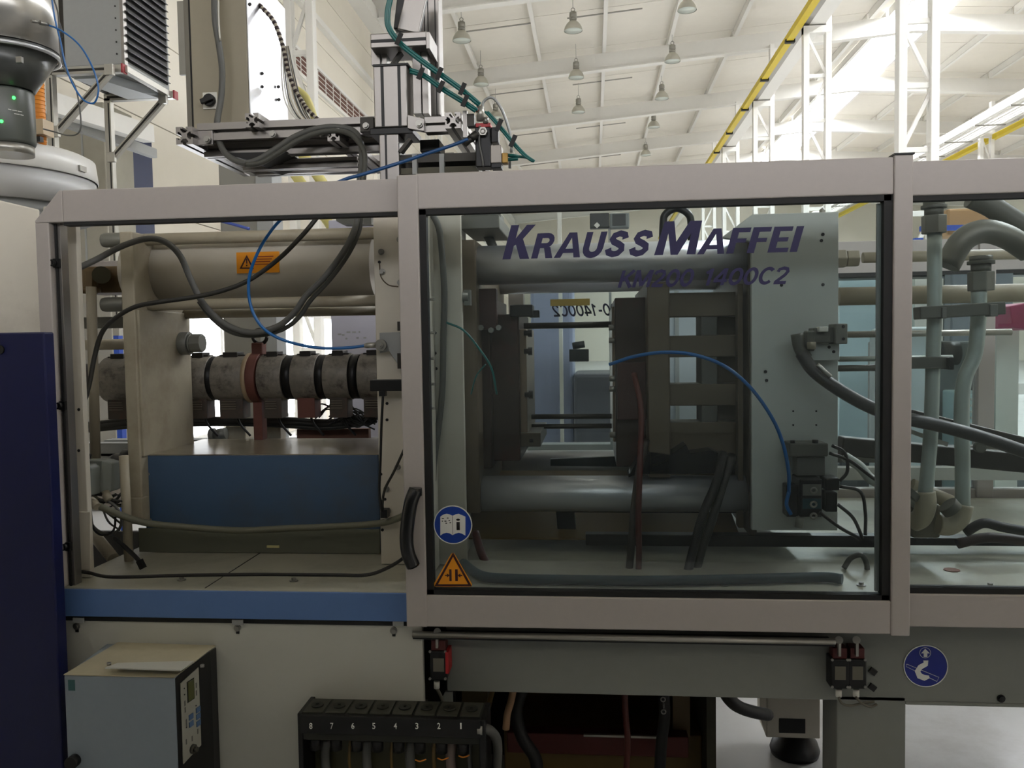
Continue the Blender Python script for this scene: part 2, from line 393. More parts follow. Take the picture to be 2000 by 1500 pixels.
for j in range(len(BAY)-1):
    for i in range(len(xs)-1):
        sk = abs(xs[i]-8.75) < .01
        if sk and BAY[j] < 2: ppiece(xs[i], xs[i+1], BAY[j], BAY[j+1], SHEET, 'ceiling_panel')
        elif sk: 
            O('skylight', M().prism([(xs[i], BAY[j]+.1, roofz(xs[i], -.02)), (xs[i+1], BAY[j]+.1, roofz(xs[i+1], -.02)), (xs[i+1], BAY[j+1]-.1, roofz(xs[i+1], -.02)), (xs[i], BAY[j+1]-.1, roofz(xs[i], -.02))], (0, 0, .03)), SKYL, cl)
        else: 
            ym = (BAY[j]+BAY[j+1])/2
            ppiece(xs[i], xs[i+1], BAY[j], ym, SHEET, 'ceiling_panel'); ppiece(xs[i], xs[i+1], ym, BAY[j+1], SHEET, 'ceiling_panel')
for x in xs:
    if x < XW+.2: continue
    for j in range(len(BAY)-1):
        O('purlin', M().box((x-.03, x+.03, BAY[j]+.1, BAY[j+1]-.1, roofz(x)-.2, roofz(x)+.02)).box((x-.03, x+.08, BAY[j]+.1, BAY[j+1]-.1, roofz(x)-.21, roofz(x)-.19)), HALLW, cl)
for y in BAY:
    for (x0, x1) in ((XW, RIDGE), (RIDGE, XR)):
        d = (x1-x0, 0, roofz(x1)-roofz(x0))
        za, zb = roofz(x0)-.18, roofz(x1)-.18
        O('rafter', M().prism([(x0, y-.01, za), (x0, y+.01, za), (x0, y+.01, za-.5), (x0, y-.01, za-.5)], d).prism([(x0, y-.13, za-.5), (x0, y+.13, za-.5), (x0, y+.13, za-.53), (x0, y-.13, za-.53)], d), HALLW, cl)
# tie rods in the roof plane
for j in range(3, 9):
    for x in (-2.5, .4): O('sag_rod', M().cyl((x-1, BAY[j]+2.9, roofz(x-1)-.16), (x+1, BAY[j]+2.9, roofz(x+1)-.16), .02, n=6), STEEL, cl)
# lamps
lamp = T('high_bay_lamp', 'x', 'lamp', (0, 0, 0), 'high-bay lamps under the roof')
O('reflector', M().lathe((0, 0, 0), (0, 0, 1), [(0, .235), (.015, .235), (.09, .215), (.17, .17), (.24, .1), (.26, .07), (.258, .06), (.235, .09), (.165, .16), (.085, .2), (.02, .22)], 28), mat('lamp_shade', (190, 188, 176), .35, .4, .05), lamp)
O('lens', M().lathe((0, 0, .005), (0, 0, 1), [(0, .001), (0, .225), (.01, .225)], 24), mat('lamp_lens', (196, 204, 196), .25, 0, .04), lamp)
O('ballast', M().lathe((0, 0, .26), (0, 0, 1), [(0, .07), (0, .085), (.03, .095), (.06, .095), (.065, .085), (.09, .085), (.095, .095), (.2, .09), (.22, .06), (.22, .001)], 20), mat('lamp_body', (150, 148, 140), .4, .5, .05), lamp)
O('hanger', M().torus((0, 0, .53), (0, 1, 0), .045, .01, 14, 6).cyl((0, 0, .57), (0, 0, 1.0), .006, n=6), STEEL, lamp)
ROWS = ['nearest', 'second', 'third', 'fourth', 'fifth']
cols = [(-3.12, 'left-hand lamp line just right of the robot column', 7.35, [21.0, 24.6, 28.3]), (-.4, 'middle lamp line over the sliding door', 7.45, [21.0, 24.7, 28.4]),
        (2.22, 'lamp line left of the yellow crane rail', 7.5, [20.2, 23.8, 27.4, 31.0, 35.6]), (5.6, 'lamp line behind the white lattice columns', 7.9, [19.9, 27.2]), (10.6, 'lamp line at the far right beyond the skylight', 7.6, [21.9])]
first = True
for x, nm, z, yl in cols:
    zn = z
    for _ in range(4): zn = roofz(x*zn/z)-CZ-.98
    q_ = zn/z; x, yl, z = x*q_, [y*q_ for y in yl], zn
    for i, y in enumerate(yl):
        lb = ('%s of the high-bay lamps in the %s' % (ROWS[i], nm)) if len(yl) > 1 else 'silvery high-bay lamp at the right edge beyond the bright skylight'
        if first: lamp.location = (x, y, CZ+z); lamp['label'] = lb; first = False
        else: dup(lamp, (x, y, CZ+z), lb)
# lattice columns
def lattice(name, label, x, y, z1, wd=.62, dp=.4, top=None, grp='white lattice columns carrying the crane rails'):
    t = T(name, label, 'column', (x, y, 0), grp); c = .13
    for sx in (-1, 1):
        xx = x+sx*(wd/2-c/2); zt = (top if (sx > 0 and top) else z1)
        O('chord', M().box((xx-c/2, xx+c/2, y-.1, y+.1, 0, zt)), HALLW, t, .01)
    O('head_plate', M().box((x-wd/2, x+wd/2, y-.11, y+.11, z1-.16, z1)), HALLW, t)
    zz = z1-1.1; k = 0
    while zz > .3:
        O('batten', M().box((x-wd/2+.02, x+wd/2-.02, y-.04, y+.04, zz-.04, zz+.04)), HALLW, t)
        s = 1 if k % 2 else -1
        O('brace', M().bar((x-s*(wd/2-.08), y, zz), (x+s*(wd/2-.08), y, zz+.95), .06, .06), HALLW, t)
        zz -= 1.0; k += 1
    return t
rn = ['tall white lattice column nearest, rising past the top of the picture', 'second white lattice column, half covered by bright skylight', 'third white lattice column beside the yellow rail', 'fourth small white lattice column far behind', 'fifth tiny white lattice column farthest behind']
for i, y in enumerate((14.2, 20.3, 26.4, 32.5, 38.6)):
    lattice('lattice_column', rn[i], 5.13, y, CZ+7.02, top=roofz(5.4)-.6)
ln = ['white lattice column by the left wall behind the grey cabinet', 'white lattice column by the left wall hidden behind the robot mast', 'white lattice column far along the left wall']
for i, y in enumerate((14.2, 20.3, 26.4)): lattice('lattice_column', ln[i], -4.85, y, CZ+7.0, wd=.5, top=roofz(-4.8)-.6)
lattice('lattice_column', 'white lattice column right of the skylight behind the cable tray', 14.15, 32.5, CZ+7.2, wd=.5, top=CZ+8.3)
# crane runways
t = T('crane_rail', 'long yellow crane rail on white box girder left of the lattice columns', 'rail', (4.9, 14, CZ+7.1))
O('girder', M().box((4.95, 5.3, -13, 61, CZ+7.05, CZ+7.45)), HALLW, t)
O('conductor_bar', M().box((4.62, 4.78, -13, 61, CZ+6.98, CZ+7.12)), YELLOW, t)
O('rail_bracket', M().box((4.78, 4.95, -13, 61, CZ+7.05, CZ+7.1)), STEEL, t)
for k in range(8): O('clip', M().box((4.6, 4.82, 12+3*k, 12.12+3*k, CZ+6.94, CZ+7.02)), BLACK, t)
t = T('cable_tray', 'white ladder cable tray with pipes descending at the right edge', 'cable tray', (13, 14, CZ+7))
for dx in (0, .95): O('side_rail', M().box((12.9+dx, 12.97+dx, 6, 61, CZ+7.05, CZ+7.3)), HALLW, t)
for k in range(5): O('pipe', M().cyl((13.07+.17*k, 6, CZ+7.12), (13.07+.17*k, 61, CZ+7.12), .035, n=8), HALLW, t)
for k in range(18): O('rung', M().box((12.9, 13.9, 8+k*2.5, 8.06+k*2.5, CZ+7.0, CZ+7.04)), STEEL, t)
tag(O('crane_rail', M().box((14.3, 14.5, -13, 61, CZ+6.95, CZ+7.12)), YELLOW), 'short visible piece of yellow crane rail right of the white cable tray', 'rail')

# ================================================================ MACHINE: bed and guards
YF = 2.0
def disc(px, py, r, Y, t=.0008): return M().cyl(P(px, py, Y), P(px, py, Y)+V((0, -t, 0)), pr(r, Y), n=48)
def loc(px, py, Y): p = P(px, py, Y); return (p.x, p.y, p.z)
XL, XRR = P(100, 1200, 2.03).x, 3.2
ZB = P(450, 1152, 2.03).z            # top of bed plate
bed = T('machine_bed', 'long grey and white machine bed carrying the guards and the injection unit', 'machine base', (0, 2.6, 0))
b = pb(130, 1152, 820, 1209, 2.03, .05)
xp = P(1000, 1160, 2.1).x
O('bed_plate', M().box((XL, XRR, 2.032, 3.30, ZB-.02, ZB)), mat('bed_plate_paint', (166, 164, 148), .42, .1, .15, 12, stain=(84, 78, 62), stain_amt=.4, sscale=4), bed, .002)
O('front_sill', M().box((XL, P(812, 1180, 2.03).x, 2.028, 2.06, b[4], ZB-.003)), BLUEP, bed, .002)
zs = P(450, 1216, 2.04).z
O('seam_strip', M().box((XL, P(800, 1212, 2.04).x, 2.036, 2.06, zs, b[4])), BLACK, bed)
xe = P(828, 1300, 2.05).x
O('side_panel', M().box((XL-.3, xe, 2.04, 2.06, .02, zs)), WHITEP, bed, .002)
for px, py in ((152, 1213), (463, 1217), (777, 1219)):
    O('seam_clip', B(px-10, py-6, px+11, py+4, 2.03, .004), GREYP, bed)
for px, py in ((150, 1223), (464, 1226), (769, 1231)):
    c = P(px, py, 2.04); O('panel_screw', M().cyl(c, c+V((0, -.003, 0)), .009, n=20).cyl(c, c+V((0, -.007, 0)), .0055, n=12), STEEL, bed)
    O('key_slot', B(px-3, py+6, px+3, py+12, 2.038, .002), BLACK, bed)
b = pb(872, 1240, 2000, 1361, 2.09, .06)
O('frame_beam', M().box((b[0], XRR, 2.09, 2.17, b[4]-.003, ZB-.06)), BEAMG, bed, .003)
x0 = P(1768, 1374, 2.09).x
O('beam_flange', M().box((x0, XRR, 2.086, 2.17, P(1900, 1379, 2.09).z, b[4])), BEAMG, bed, .003)
b2 = pb(1634, 1360, 1769, 1500, 2.09, .1)
O('leg', M().box((b2[0], b2[1], 2.09, 2.22, 0, b[4]+.01)), BEAMG, bed, .003)
O('backing_plate', M().box((xe-.01, b[0]+.01, 2.14, 2.16, b[4]-.1, ZB-.05)), BLACKM, bed)
O('gusset', M().pp([(854, 1384), (869, 1352), (884, 1352), (884, 1390)], 2.1, .01), BEAMG, bed)
O('cross_member', M().box((XL, 1.2, 3.1, 3.2, .55, ZB-.02)), BEAMG, bed)
O('under_plate', M().box((b[0], XRR, 2.17, 3.2, ZB-.12, ZB-.1)), DARKS, bed)
# black seal line and small bolts on bed top
for px, py in ((355, 1133), (574, 1135), (1153, 1141), (1414, 1143), (1682, 1144), (1934, 1146)):
    p = PZ(px, py, ZB); O('bed_screw', M().cyl((p.x, p.y, ZB), (p.x, p.y, ZB+.003), .011, n=16).cyl((p.x, p.y, ZB), (p.x, p.y, ZB+.009), .006, n=6), STEEL, bed)
p = PZ(527, 1068, ZB); O('plate_joint', M().box((p.x-.001, p.x+.001, 2.04, 2.42, ZB, ZB+.0012)), BLACK, bed)
O('hook_sticker', disc(1808, 1301, 40, 2.089, .001), SNAVY, bed, label='round dark blue sticker with a white lifting hook')
hs = O('sticker_rim', M().torus(P(1808, 1301, 2.088), (0, 1, 0), pr(40, 2.09), .0013, 48, 6), SWHITE, bed)
Yk = 2.0872
pts = [(1808, 1290), (1808, 1297), (1797, 1303), (1792, 1311), (1796, 1320), (1806, 1324), (1815, 1322)]
wds = [5, 5, 5, 5.5, 6, 5.5, 2.5]
lft, rgt = [], []
for i, (x, y) in enumerate(pts):
    a, c = pts[max(i-1, 0)], pts[min(i+1, 6)]; dx, dy = c[0]-a[0], c[1]-a[1]; l = math.hypot(dx, dy)
    lft.append((x+dy/l*wds[i], y-dx/l*wds[i])); rgt.append((x-dy/l*wds[i], y+dx/l*wds[i]))
q = M()
for i in range(6): q.pp([lft[i], lft[i+1], rgt[i+1], rgt[i]], Yk, -.0006)
O('hook_print', q, SWHITE, bed)
O('arrow_print', M().pp([(1807, 1267), (1816, 1276), (1811, 1276), (1811, 1283), (1804, 1283), (1804, 1276), (1799, 1276)], Yk, -.0006).torus(P(1807, 1275, Yk), (0, 1, 0), pr(10, 2.09), .0006, 24, 4), SWHITE, bed)
O('outline_print', M().tube([P(*a, Yk) for a in ((1771, 1297), (1834, 1323), (1830, 1331), (1770, 1302), (1771, 1297))], .0006, 4, straight=True), SWHITE, bed)
screw('beam_bolt', 1955, 1364, 2.088, .007, bed, BLACKM)
# ---- fixed left guard frame
gf = T('guard_frame', 'open grey guard frame on the left with a chamfered top corner', 'guard', loc(100, 800, 2.03))
def beam(px0, py0, py1, px1, Y, d, x_of=None):
    q = pb(px0, py0, px1, py1, Y, d); return q
b = pb(128, 373.5, 782, 437, 2.03, .05)   # top rail; heights at its middle
za, zb_ = P(450, 360, 2.03).z, P(450, 424, 2.03).z
X0, X1 = P(122, 405, 2.03).x, P(784, 400, 2.03).x
O('top_rail', M().box((X0, X1, 2.03, 2.09, zb_, za)), FRAME, gf, .003)
O('rail_gasket', M().box((X0, X1, 2.032, 2.06, zb_-.008, zb_)), BLACK, gf)
xl = P(68, 437, 2.03).x; xi = P(95, 440, 2.03).x
zc = P(80, 435, 2.03).z
O('corner_piece', M().prism([(X0, 2.03, za), (X0-.008, 2.03, za), (xl, 2.03, zc+.005), (xl, 2.03, zc-.0), (X0, 2.03, zc)], (0, .055, 0)), FRAME, gf, .002)
xo = P(66, 640, 2.03).x
O('post', M().box((xl, xi, 2.03, 2.09, ZB, zc)), FRAME, gf, .003)
O('post_channel', M().box((xi, xi+.017, 2.05, 2.08, ZB, zc)), ALU, gf, .001)
O('channel_gasket', M().box((xi+.004, xi+.0095, 2.046, 2.052, ZB, zc-.003)), BLACK, gf)
for px, py in ((107, 514), (119, 792), (129, 1067)):
    c = P(px, py, 2.045); O('clamp_bolt', M().box((c.x-.004, c.x+.013, 2.04, 2.05, c.z-.011, c.z+.011)).cyl(c, c+V((0, -.012, 0)), .009, n=20).torus(c+V((0, -.012, 0)), (0, 1, 0), .007, .002, 20, 6), BLACKM, gf)
# ---- sliding door
YD = 1.985
sd = T('sliding_guard_door', 'grey sliding guard door with a large tinted window and blue lettering', 'guard door', loc(1270, 1165, YD))
zt, zb0 = P(1275, 322.5, YD).z, P(1275, 1231.5, YD).z
zg1, zg0 = P(1275, 394, YD).z, P(1275, 1168, YD).z
xa, xb = P(785, 780, YD).x, P(825.5, 780, YD).x
xc, xd = P(1740, 780, YD).x, P(1743, 780, YD).x
zt2 = P(1275, 322.5, YD).z
O('top_rail', M().box((xb-.006, xd, YD, YD+.04, zg1, zt)), FRAME, sd, .003)
O('bottom_rail', M().box((xb-.012, xd, YD, YD+.04, zb0, zg0)), FRAME, sd, .003)
O('stile', M().box((xa, xb, YD-.004, YD+.04, zb0, zt-.003)), FRAME, sd, .003)
gw = .016
O('gasket', M().box((xb, xc, YD+.004, YD+.03, zg1-gw*.8, zg1)).box((xb, xc, YD+.004, YD+.03, zg0, zg0+gw*.75)).box((xb, xb+gw, YD+.004, YD+.03, zg0, zg1)).box((xc-gw, xc+.002, YD+.004, YD+.03, zg0, zg1)), BLACK, sd)
YG = YD+.016
O('glass', M().box((xb+.005, xc-.005, YG, YG+.004, zg0+.004, zg1-.004)), GLASSF, sd, label='large tinted window pane')
O('edge_strip', M().box((xc-gw-.009, xc-gw, YD+.022, YD+.03, zg0+gw, zg1-gw)), GREYP, sd)
YT = YG-.0015
lab = 'dark blue italic lettering across the window'
zb_s, zt_s = P(1460, 494.4, YT).z, P(1460, 444.5, YT).z
zb_l, zt_l = P(1320, 498.3, YT).z, P(1320, 430.8, YT).z
hs_, hl_ = zt_s-zb_s, zt_l-zb_l
for ch, px, big in (('K', 981, 1), ('R', 1037, 0), ('A', 1081, 0), ('U', 1134, 0), ('S', 1180, 0), ('S', 1227, 0), ('A', 1361, 0), ('F', 1418, 0), ('F', 1458, 0), ('E', 1498.5, 0), ('I', 1542, 0)):
    m = M(); x0 = P(px, 494, YT).x; pl_ = list(SOLID.get(ch, []))
    if ch in 'USR': pl_ += sum([ribbon(q, .25 if ch != 'R' else .2) for q in GL[ch][1][:1]], [])
    glyph_mesh(m, pl_, x0, zb_l if big else zb_s, hl_ if big else hs_, YT, .28, 1)
    O('lettering', m, INK, sd, label=lab)
mp_ = [(665, 445), (745, 197), (815, 195), (828, 345), (930, 192), (1018, 190), (968, 438), (903, 438), (938, 280), (838, 441), (786, 442), (770, 285), (730, 443)]
O('lettering', M().pp([(1100+x/3.75, 380+y/3.75) for x, y in mp_], YT, -.0006), INK, sd, label=lab)
linetext('lettering', 'KM200', (1206, 527, 1356, 560.5), YT, INK, sd, .19, label='smaller model number below the name')
linetext('lettering', '1400C2', (1378, 523, 1542, 556), YT, INK, sd, .19, label='smaller model number below the name')
s1 = O('manual_sticker', disc(884.5, 1025, 37.5, YT), SBLUE, sd, label='round blue sticker with an open book')
O('sticker_rim', M().torus(P(884.5, 1025, YT-.0005), (0, 1, 0), pr(38, YT), .0014, 48, 6), SWHITE, s1)
pg = [(860, 1009), (866, 1005), (872, 1003.5), (878, 1004.5), (884, 1007.5), (890, 1004.5), (896, 1003.5), (902, 1006), (909, 1009), (909, 1046), (902, 1042), (896, 1040.5), (890, 1042), (884, 1045), (878, 1041.5), (872, 1040.5), (866, 1042), (860, 1046)]
O('book_print', M().pp(pg, YT-.0009, -.0006), SWHITE, s1)
bp_ = B(883.6, 1008, 884.4, 1044, YT-.0017, .0001)
for x, y, dx in ((863, 1012, 4), (868, 1017, 4), (873, 1011, 3), (876, 1016, 3), (870, 1021, 3), (878, 1020, 3), (863, 1017, 2)):
    k = pb(x, y, x+dx, y+1.8, YT-.0017, .0001); bp_.box(k)
O('page_marks', bp_, BLACK, s1)
text('letter_print', 'i', (891, 1013, 898.5, 1035.5), YT-.0017, BLACK, sd, 0, .01)
def tri(px, py, h, wd, rr):   # rounded triangle
    out = []
    for cx, c_y, a0 in ((px, py+rr*2, 210), (px+wd/2-rr*1.6, py+h-rr, -30), (px-wd/2+rr*1.6, py+h-rr, 90)):
        for k in range(5):
            a = math.radians(a0+k*30) if a0 != 210 else math.radians(210+k*30)
            out.append((cx+rr*math.cos(a), c_y+rr*math.sin(a)))
    return out
s2 = O('crush_sticker', M().pp(tri(884.5, 1076, 70, 80, 4), YT, -.0008), SYEL, sd, label='yellow triangular hand crush warning sticker')
def triring(px, top, bot, wd, w_, Y, t=-.0006):
    m = M(); A, B_, C_ = (px, top), (px+wd/2, bot), (px-wd/2, bot)
    k = w_; a, b2_, c2 = (px, top+k*2.1), (px+wd/2-k*1.75, bot-k), (px-wd/2+k*1.75, bot-k)
    for p, q, r_, s_ in ((A, B_, b2_, a), (B_, C_, c2, b2_), (C_, A, a, c2)): m.pp([p, q, r_, s_], Y, t)
    return m
O('triangle_print', triring(885, 1079, 1145, 73, 4, YT-.0009), SDARK, s2)
ap = M()
for bx in ((877.5, 1112, 882, 1135), (889, 1112, 894, 1135)): ap.box(pb(*bx, YT-.0015, .0006))
for d in (-1, 1):
    c = 886+d*17; ap.box(pb(min(c, c-d*5), 1123, max(c, c-d*5), 1125, YT-.0015, .0006)); ap.pp([(c-d*9, 1124), (c-d*4, 1120), (c-d*4, 1128)], YT-.0015, .0006)
O('arrow_print', ap, SDARK, s2)
hp = [(812, 956, YD-.03), (803, 980, YD-.038), (797, 1015, YD-.04), (794, 1050, YD-.04), (797, 1080, YD-.038), (807, 1105, YD-.03)]
hm = M()
for k in range(1):
    hm.tube([P(*h) for h in hp], .0165, 14, 6)
    hm.cyl(P(806, 965, YD), P(807, 965, YD-.04), .012).cyl(P(806, 1098, YD), P(806, 1098, YD-.04), .012)
    hm.cyl(P(812, 953, YD-.03), P(812, 968, YD-.03), .0145)
O('handle', hm, mat('handle_black', (12, 12, 12), .28, 0, .05), sd, label='black curved pull handle')
# running tube under the door
rl = T('door_rail', 'bright steel tube rail running under the sliding door', 'rail', loc(1220, 1246, 2.05))
pz = P(1220, 1246, 2.03).z
O('tube', M().cyl((P(806, 1241, 2.03).x, 2.03, pz), (P(1631, 1251, 2.03).x, 2.03, pz), pr(6.6, 2.03), n=24), ZINC, rl)
O('rail_shelf', M().box((P(806, 1241, 2.03).x, P(1631, 1251, 2.03).x, 2.03, 2.1, pz-.012, pz-.009)), BLACKM, rl)
# right fixed guard
rg = T('fixed_guard', 'grey fixed guard with window on the right, cut off by the picture edge', 'guard', loc(1760, 1200, YF))
xe_ = 2.4
b = pb(1745, 306, 1780, 1238, YF, .06)
xp0, xp1 = P(1742, 780, YD).x+.001, P(1775.5, 780, YF).x
O('post', M().box((xp0, xp1, YD-.002, 2.05, P(1760, 1238, YF).z, P(1760, 305, YF).z)), FRAME, rg, .003)
O('post_cap', M().box((xp0, xp1+.002, YD-.003, 2.05, P(1760, 305, YF).z, P(1760, 305, YF).z+.004)), BLACKM, rg)
z1, z2, z3, z4 = P(1890, 311, YF).z, P(1890, 379, YF).z, P(1890, 1161, YF).z, P(1890, 1226, YF).z
O('top_rail', M().box((xp1, xe_, YF, YF+.04, z2, z1)), FRAME, rg, .003)
O('bottom_rail', M().box((xp1, xe_, YF, YF+.04, z4, z3)), FRAME, rg, .003)
O('gasket', M().box((xp1, xe_, YF+.004, YF+.03, z2-.011, z2)), BLACK, rg)
O('gasket', M().box((xp1, xe_, YF+.004, YF+.03, z3, z3+.013)), BLACK, rg)
O('glass', M().box((xp1, xe_, YF+.016, YF+.02, z3+.004, z2-.004)), GLASSF, rg)
# rear guard (same type, seen from inside)
YR = 3.32
bg = T('rear_guard', 'grey rear guard frame with windows seen through the machine', 'guard', (0, YR, 0))
zr1, zr2 = P(1680, 471, YR).z, P(1680, 534, YR).z
O('top_rail', M().box((-2.3, 3.6, YR, YR+.05, zr2, zr1)), FRAME, bg, .003)
O('gasket', M().box((-.9, 3.6, YR-.004, YR, zr2-.012, zr2+.002)), BLACK, bg)
zr3 = ZB
O('bottom_rail', M().box((-2.3, 3.6, YR, YR+.05, zr3-.05, zr3+.03)), FRAME, bg, .003)
for px in (1010, 1925):
    x = P(px, 700, YR).x; O('post', M().box((x-.03, x+.03, YR-.01, YR+.04, zr3, zr1)), FRAME, bg, .003)
xq0, xq1 = P(1010, 700, YR).x+.03, P(1925, 700, YR).x-.03
O('glass', M().box((xq0, xq1, YR+.016, YR+.02, zr3+.03, zr2)), GLASSB, bg)
O('glass', M().box((xq1+.06, 3.6, YR+.016, YR+.02, zr3+.03, zr2)), GLASSB, bg)
linetext('lettering', 'KM200-1400C2', (1078, 593, 1262, 617), YR+.022, INK, bg, .17, back=True, label='model number seen mirrored from inside')
O('yellow_label', B(1075, 584, 1152, 597, YR+.008, .001), mat('faded_yellow', (200, 176, 96), .5), bg)
# limit switches under the door
def limit(name, label, px, py, s=1.0, Y=2.085, lever=0):
    t = T(name, label, 'switch', loc(px, py, Y), 'black limit switches on the bed beam')
    sb_ = O('switch_body', B(px-20*s, py-22, px+20*s, py+36, Y-.045, .045), BLACKM, t, .003)
    O('name_plate', B(px-10, py-8, px+11, py+18, Y-.046, .002), mat('plate_grey', (104, 100, 88), .4, .3), sb_)
    for dx in (-16, 14):
        for dy in (-26+4, 31): 
            c = P(px+dx, py+dy, Y-.045); O('cover_screw', M().cyl(c, c+V((0, -.004, 0)), .0032, n=10), STEEL, sb_)
    O('plunger_head', B(px-14, py-44, px+14, py-23, Y-.04, .035), mat('switch_red', (80, 26, 24), .5), t, .002)
    O('roller_arm', M().bar(P(px-2, py-30, Y-.045), P(px-2, py-62, Y-.05), .012, .006).cyl(P(px-2, py-60, Y-.058), P(px-2, py-60, Y-.042), .009, n=16), STEEL, t)
    O('cable_gland', M().cyl(P(px-3, py+36, Y-.025), P(px-3, py+50, Y-.025), .0075, n=12), WHITE, t)
    return t
a1 = limit('limit_switch', 'black limit switch with red edge left of the bed beam', 856, 1294, .8)
O('red_cover', B(870, 1274, 876, 1316, 2.035, .05), RED, a1)
limit('limit_switch', 'left of the paired limit switches under the door post', 1641, 1310, .9)
limit('limit_switch', 'right of the paired limit switches under the door post', 1675, 1310, .9)
cable('switch_cable', [(1638, 1362, 2.05), (1645, 1374, 2.05), (1662, 1378, 2.06), (1690, 1372, 2.08), (1708, 1370, 2.085)], .003, mat('grey_cable', (96, 92, 80), .5), 'thin grey cable looping from the paired limit switches', 'cable')
cable('switch_cable', [(1672, 1362, 2.05), (1684, 1374, 2.06), (1700, 1380, 2.07), (1712, 1376, 2.085)], .003, MATS['grey_cable'], 'thin grey cable from the right paired switch', 'cable')
cable('switch_cable', [(853, 1344, 2.06), (862, 1362, 2.07), (868, 1385, 2.1), (862, 1420, 2.15)], .004, MATS['grey_cable'], 'thin cable hanging from the switch with the red edge', 'cable')
for i, (x, y) in enumerate(((1704, 1311), (1703, 1342))):
    tag(O('rubber_plug', M().bar(P(x-5, y-4, 2.087), P(x+6, y+4, 2.087), .009, .014), BLACK), ('upper' if i == 0 else 'lower')+' small black plug on the beam right of the paired switches', 'plug')

# ================================================================ left front: blue cabinet, control box, manifold
nb = T('blue_cabinet', 'dark blue cabinet filling the lower left corner', 'cabinet', loc(50, 1100, 1.95))
xbl = P(116, 1000, 1.98).x; ztb = P(50, 649, 1.95).z
O('body', M().box((-2.2, xbl, 1.95, 1.99, 0, ztb)), NAVY, nb, .004)
c = P(1, 683, 1.95); O('round_lock', M().cyl(c, c+V((0, -.006, 0)), .011), BLACK, nb)
wc = T('cream_cabinet', 'cream machine housing behind the blue cabinet under the tank', 'cabinet', loc(20, 500, 2.1))
fr_ = [(-260, 330), (0, 391), (77, 409), (79, 640), (79, 1300), (-260, 1300)]
a_, b_ = [P(x, y, 2.2) for x, y in fr_], [P(min(x, 66), y, 2.7) for x, y in fr_]
for q_ in (a_, b_): q_[4].z = q_[5].z = 0.0
for i in range(4): b_[i].z = a_[i].z
O('housing', M().loft(a_, b_), mat('cream_bright', (226, 220, 206), .45, 0, .05, 10, stain=(120, 108, 90), stain_amt=.3, sscale=2), wc, .004)
# temperature/lubrication control box
cb = T('control_box', 'grey control box with a black keypad face mounted on the white side panel', 'control unit', loc(300, 1400, 2.0))
Yc = 1.86
pbx = pb(133, 1322, 348, 1700, Yc, 0)
zt_ = pbx[5]; zl = .12
xk1 = P(424, 1400, 1.93).x
O('body', M().prism([(pbx[0], Yc, zl), (pbx[0], Yc, zt_), (pbx[0], 2.04, zt_+.012), (pbx[0], 2.04, zl)], (pbx[1]-pbx[0], 0, 0)), mat('control_box_paint', (132, 142, 150), .5, 0, .06, 60), cb, .003)
xr = P(424, 1300, 2.035).x
O('top_cover', M().prism([(pbx[0], Yc-.001, zt_+.001), (pbx[1], Yc-.001, zt_+.001), (xr, 2.03, zt_+.014), (pbx[0]+.03, 2.04, zt_+.014)], (0, 0, .002)), mat('dusty_top', (176, 168, 142), .6, 0, .15, 20), cb)
# black face wedge turned to the right
fa, fb = (pbx[1], Yc), (xr, 2.0)
O('face_housing', M().prism([(fa[0], fa[1], zl), (fa[0], fa[1], zt_+.001), (fb[0], fb[1], zt_+.012), (fb[0], fb[1], zl+.02)], (.0, .035, 0)), BLACKM, cb, .003)
dv = V((fb[0]-fa[0], fb[1]-fa[1], 0)); nv = V((dv.y, -dv.x, 0)).normalized()
def fp(u, z, o=.001): return V((fa[0], fa[1], 0))+dv*u+V((0, 0, z))+nv*o
def fq(u0, u1, z0, z1, o=.001, t=.002): return M().prism([fp(u0, z0, o), fp(u1, z0+.004*0, o), fp(u1, z1+.0*0, o), fp(u0, z1, o)], nv*t)
zf = lambda y: P(372, y, 1.9).z
kp_ = O('keypad_plate', M().prism([fp(.12, zf(1483)), fp(.62, zf(1473)), fp(.62, zf(1318)), fp(.12, zf(1328))], nv*.002), mat('keypad_plate', (150, 148, 136), .45, .1, .04, 20), cb)
O('display', fq(.3, .46, zf(1371), zf(1334), .003), LCD, kp_)
O('display_bezel', fq(.28, .48, zf(1373), zf(1332), .0025, .0012), BLACK, kp_)
for u, y in ((.30, 1398), (.30, 1412), (.5, 1394), (.5, 1407), (.5, 1421)): O('key', fq(u, u+.11, zf(y+10), zf(y), .003, .0025), KEY, kp_)
for u, y in ((.2, 1340), (.2, 1352), (.22, 1417), (.5, 1388)): O('led', fq(u, u+.02, zf(y+2), zf(y), .003, .001), BLACK, kp_)
for u, y in ((.2, 1365), (.2, 1378), (.22, 1402), (.22, 1408), (.52, 1345), (.52, 1360), (.2, 1440), (.36, 1442), (.52, 1436)): O('caption_print', fq(u, u+.03, zf(y+10), zf(y), .0028, .0006), mat('print_grey', (86, 84, 78), .5), kp_)
c = fp(.37, zf(1467), .003); O('knob', M().cyl(c, c+nv*.006, .011, n=24).cyl(c+nv*.006, c+nv*.014, .006, n=16), mat('knob_grey', (70, 68, 60), .4, .3), kp_)
br = B(233, 1265, 379, 1292, 2.032, .004)
O('mounting_bracket', br, WHITEP, cb, .001)
O('bracket_foot', M().prism([PZ(230, 1297, zt_+.018), PZ(205, 1306, zt_+.018), PZ(352, 1311, zt_+.018), PZ(379, 1293, zt_+.018)], (0, 0, .003)), WHITEP, cb)
for x, y in ((261, 1272), (349, 1273)): screw('bracket_bolt', x, y, 2.03, .0045, cb)
for x, y in ((213, 1299), (352, 1301), (395, 1303)):
    p = PZ(x, y, zt_+.014); O('cover_screw', M().cyl(p, p+V((0, 0, .006)), .005, n=12), STEEL, cb)
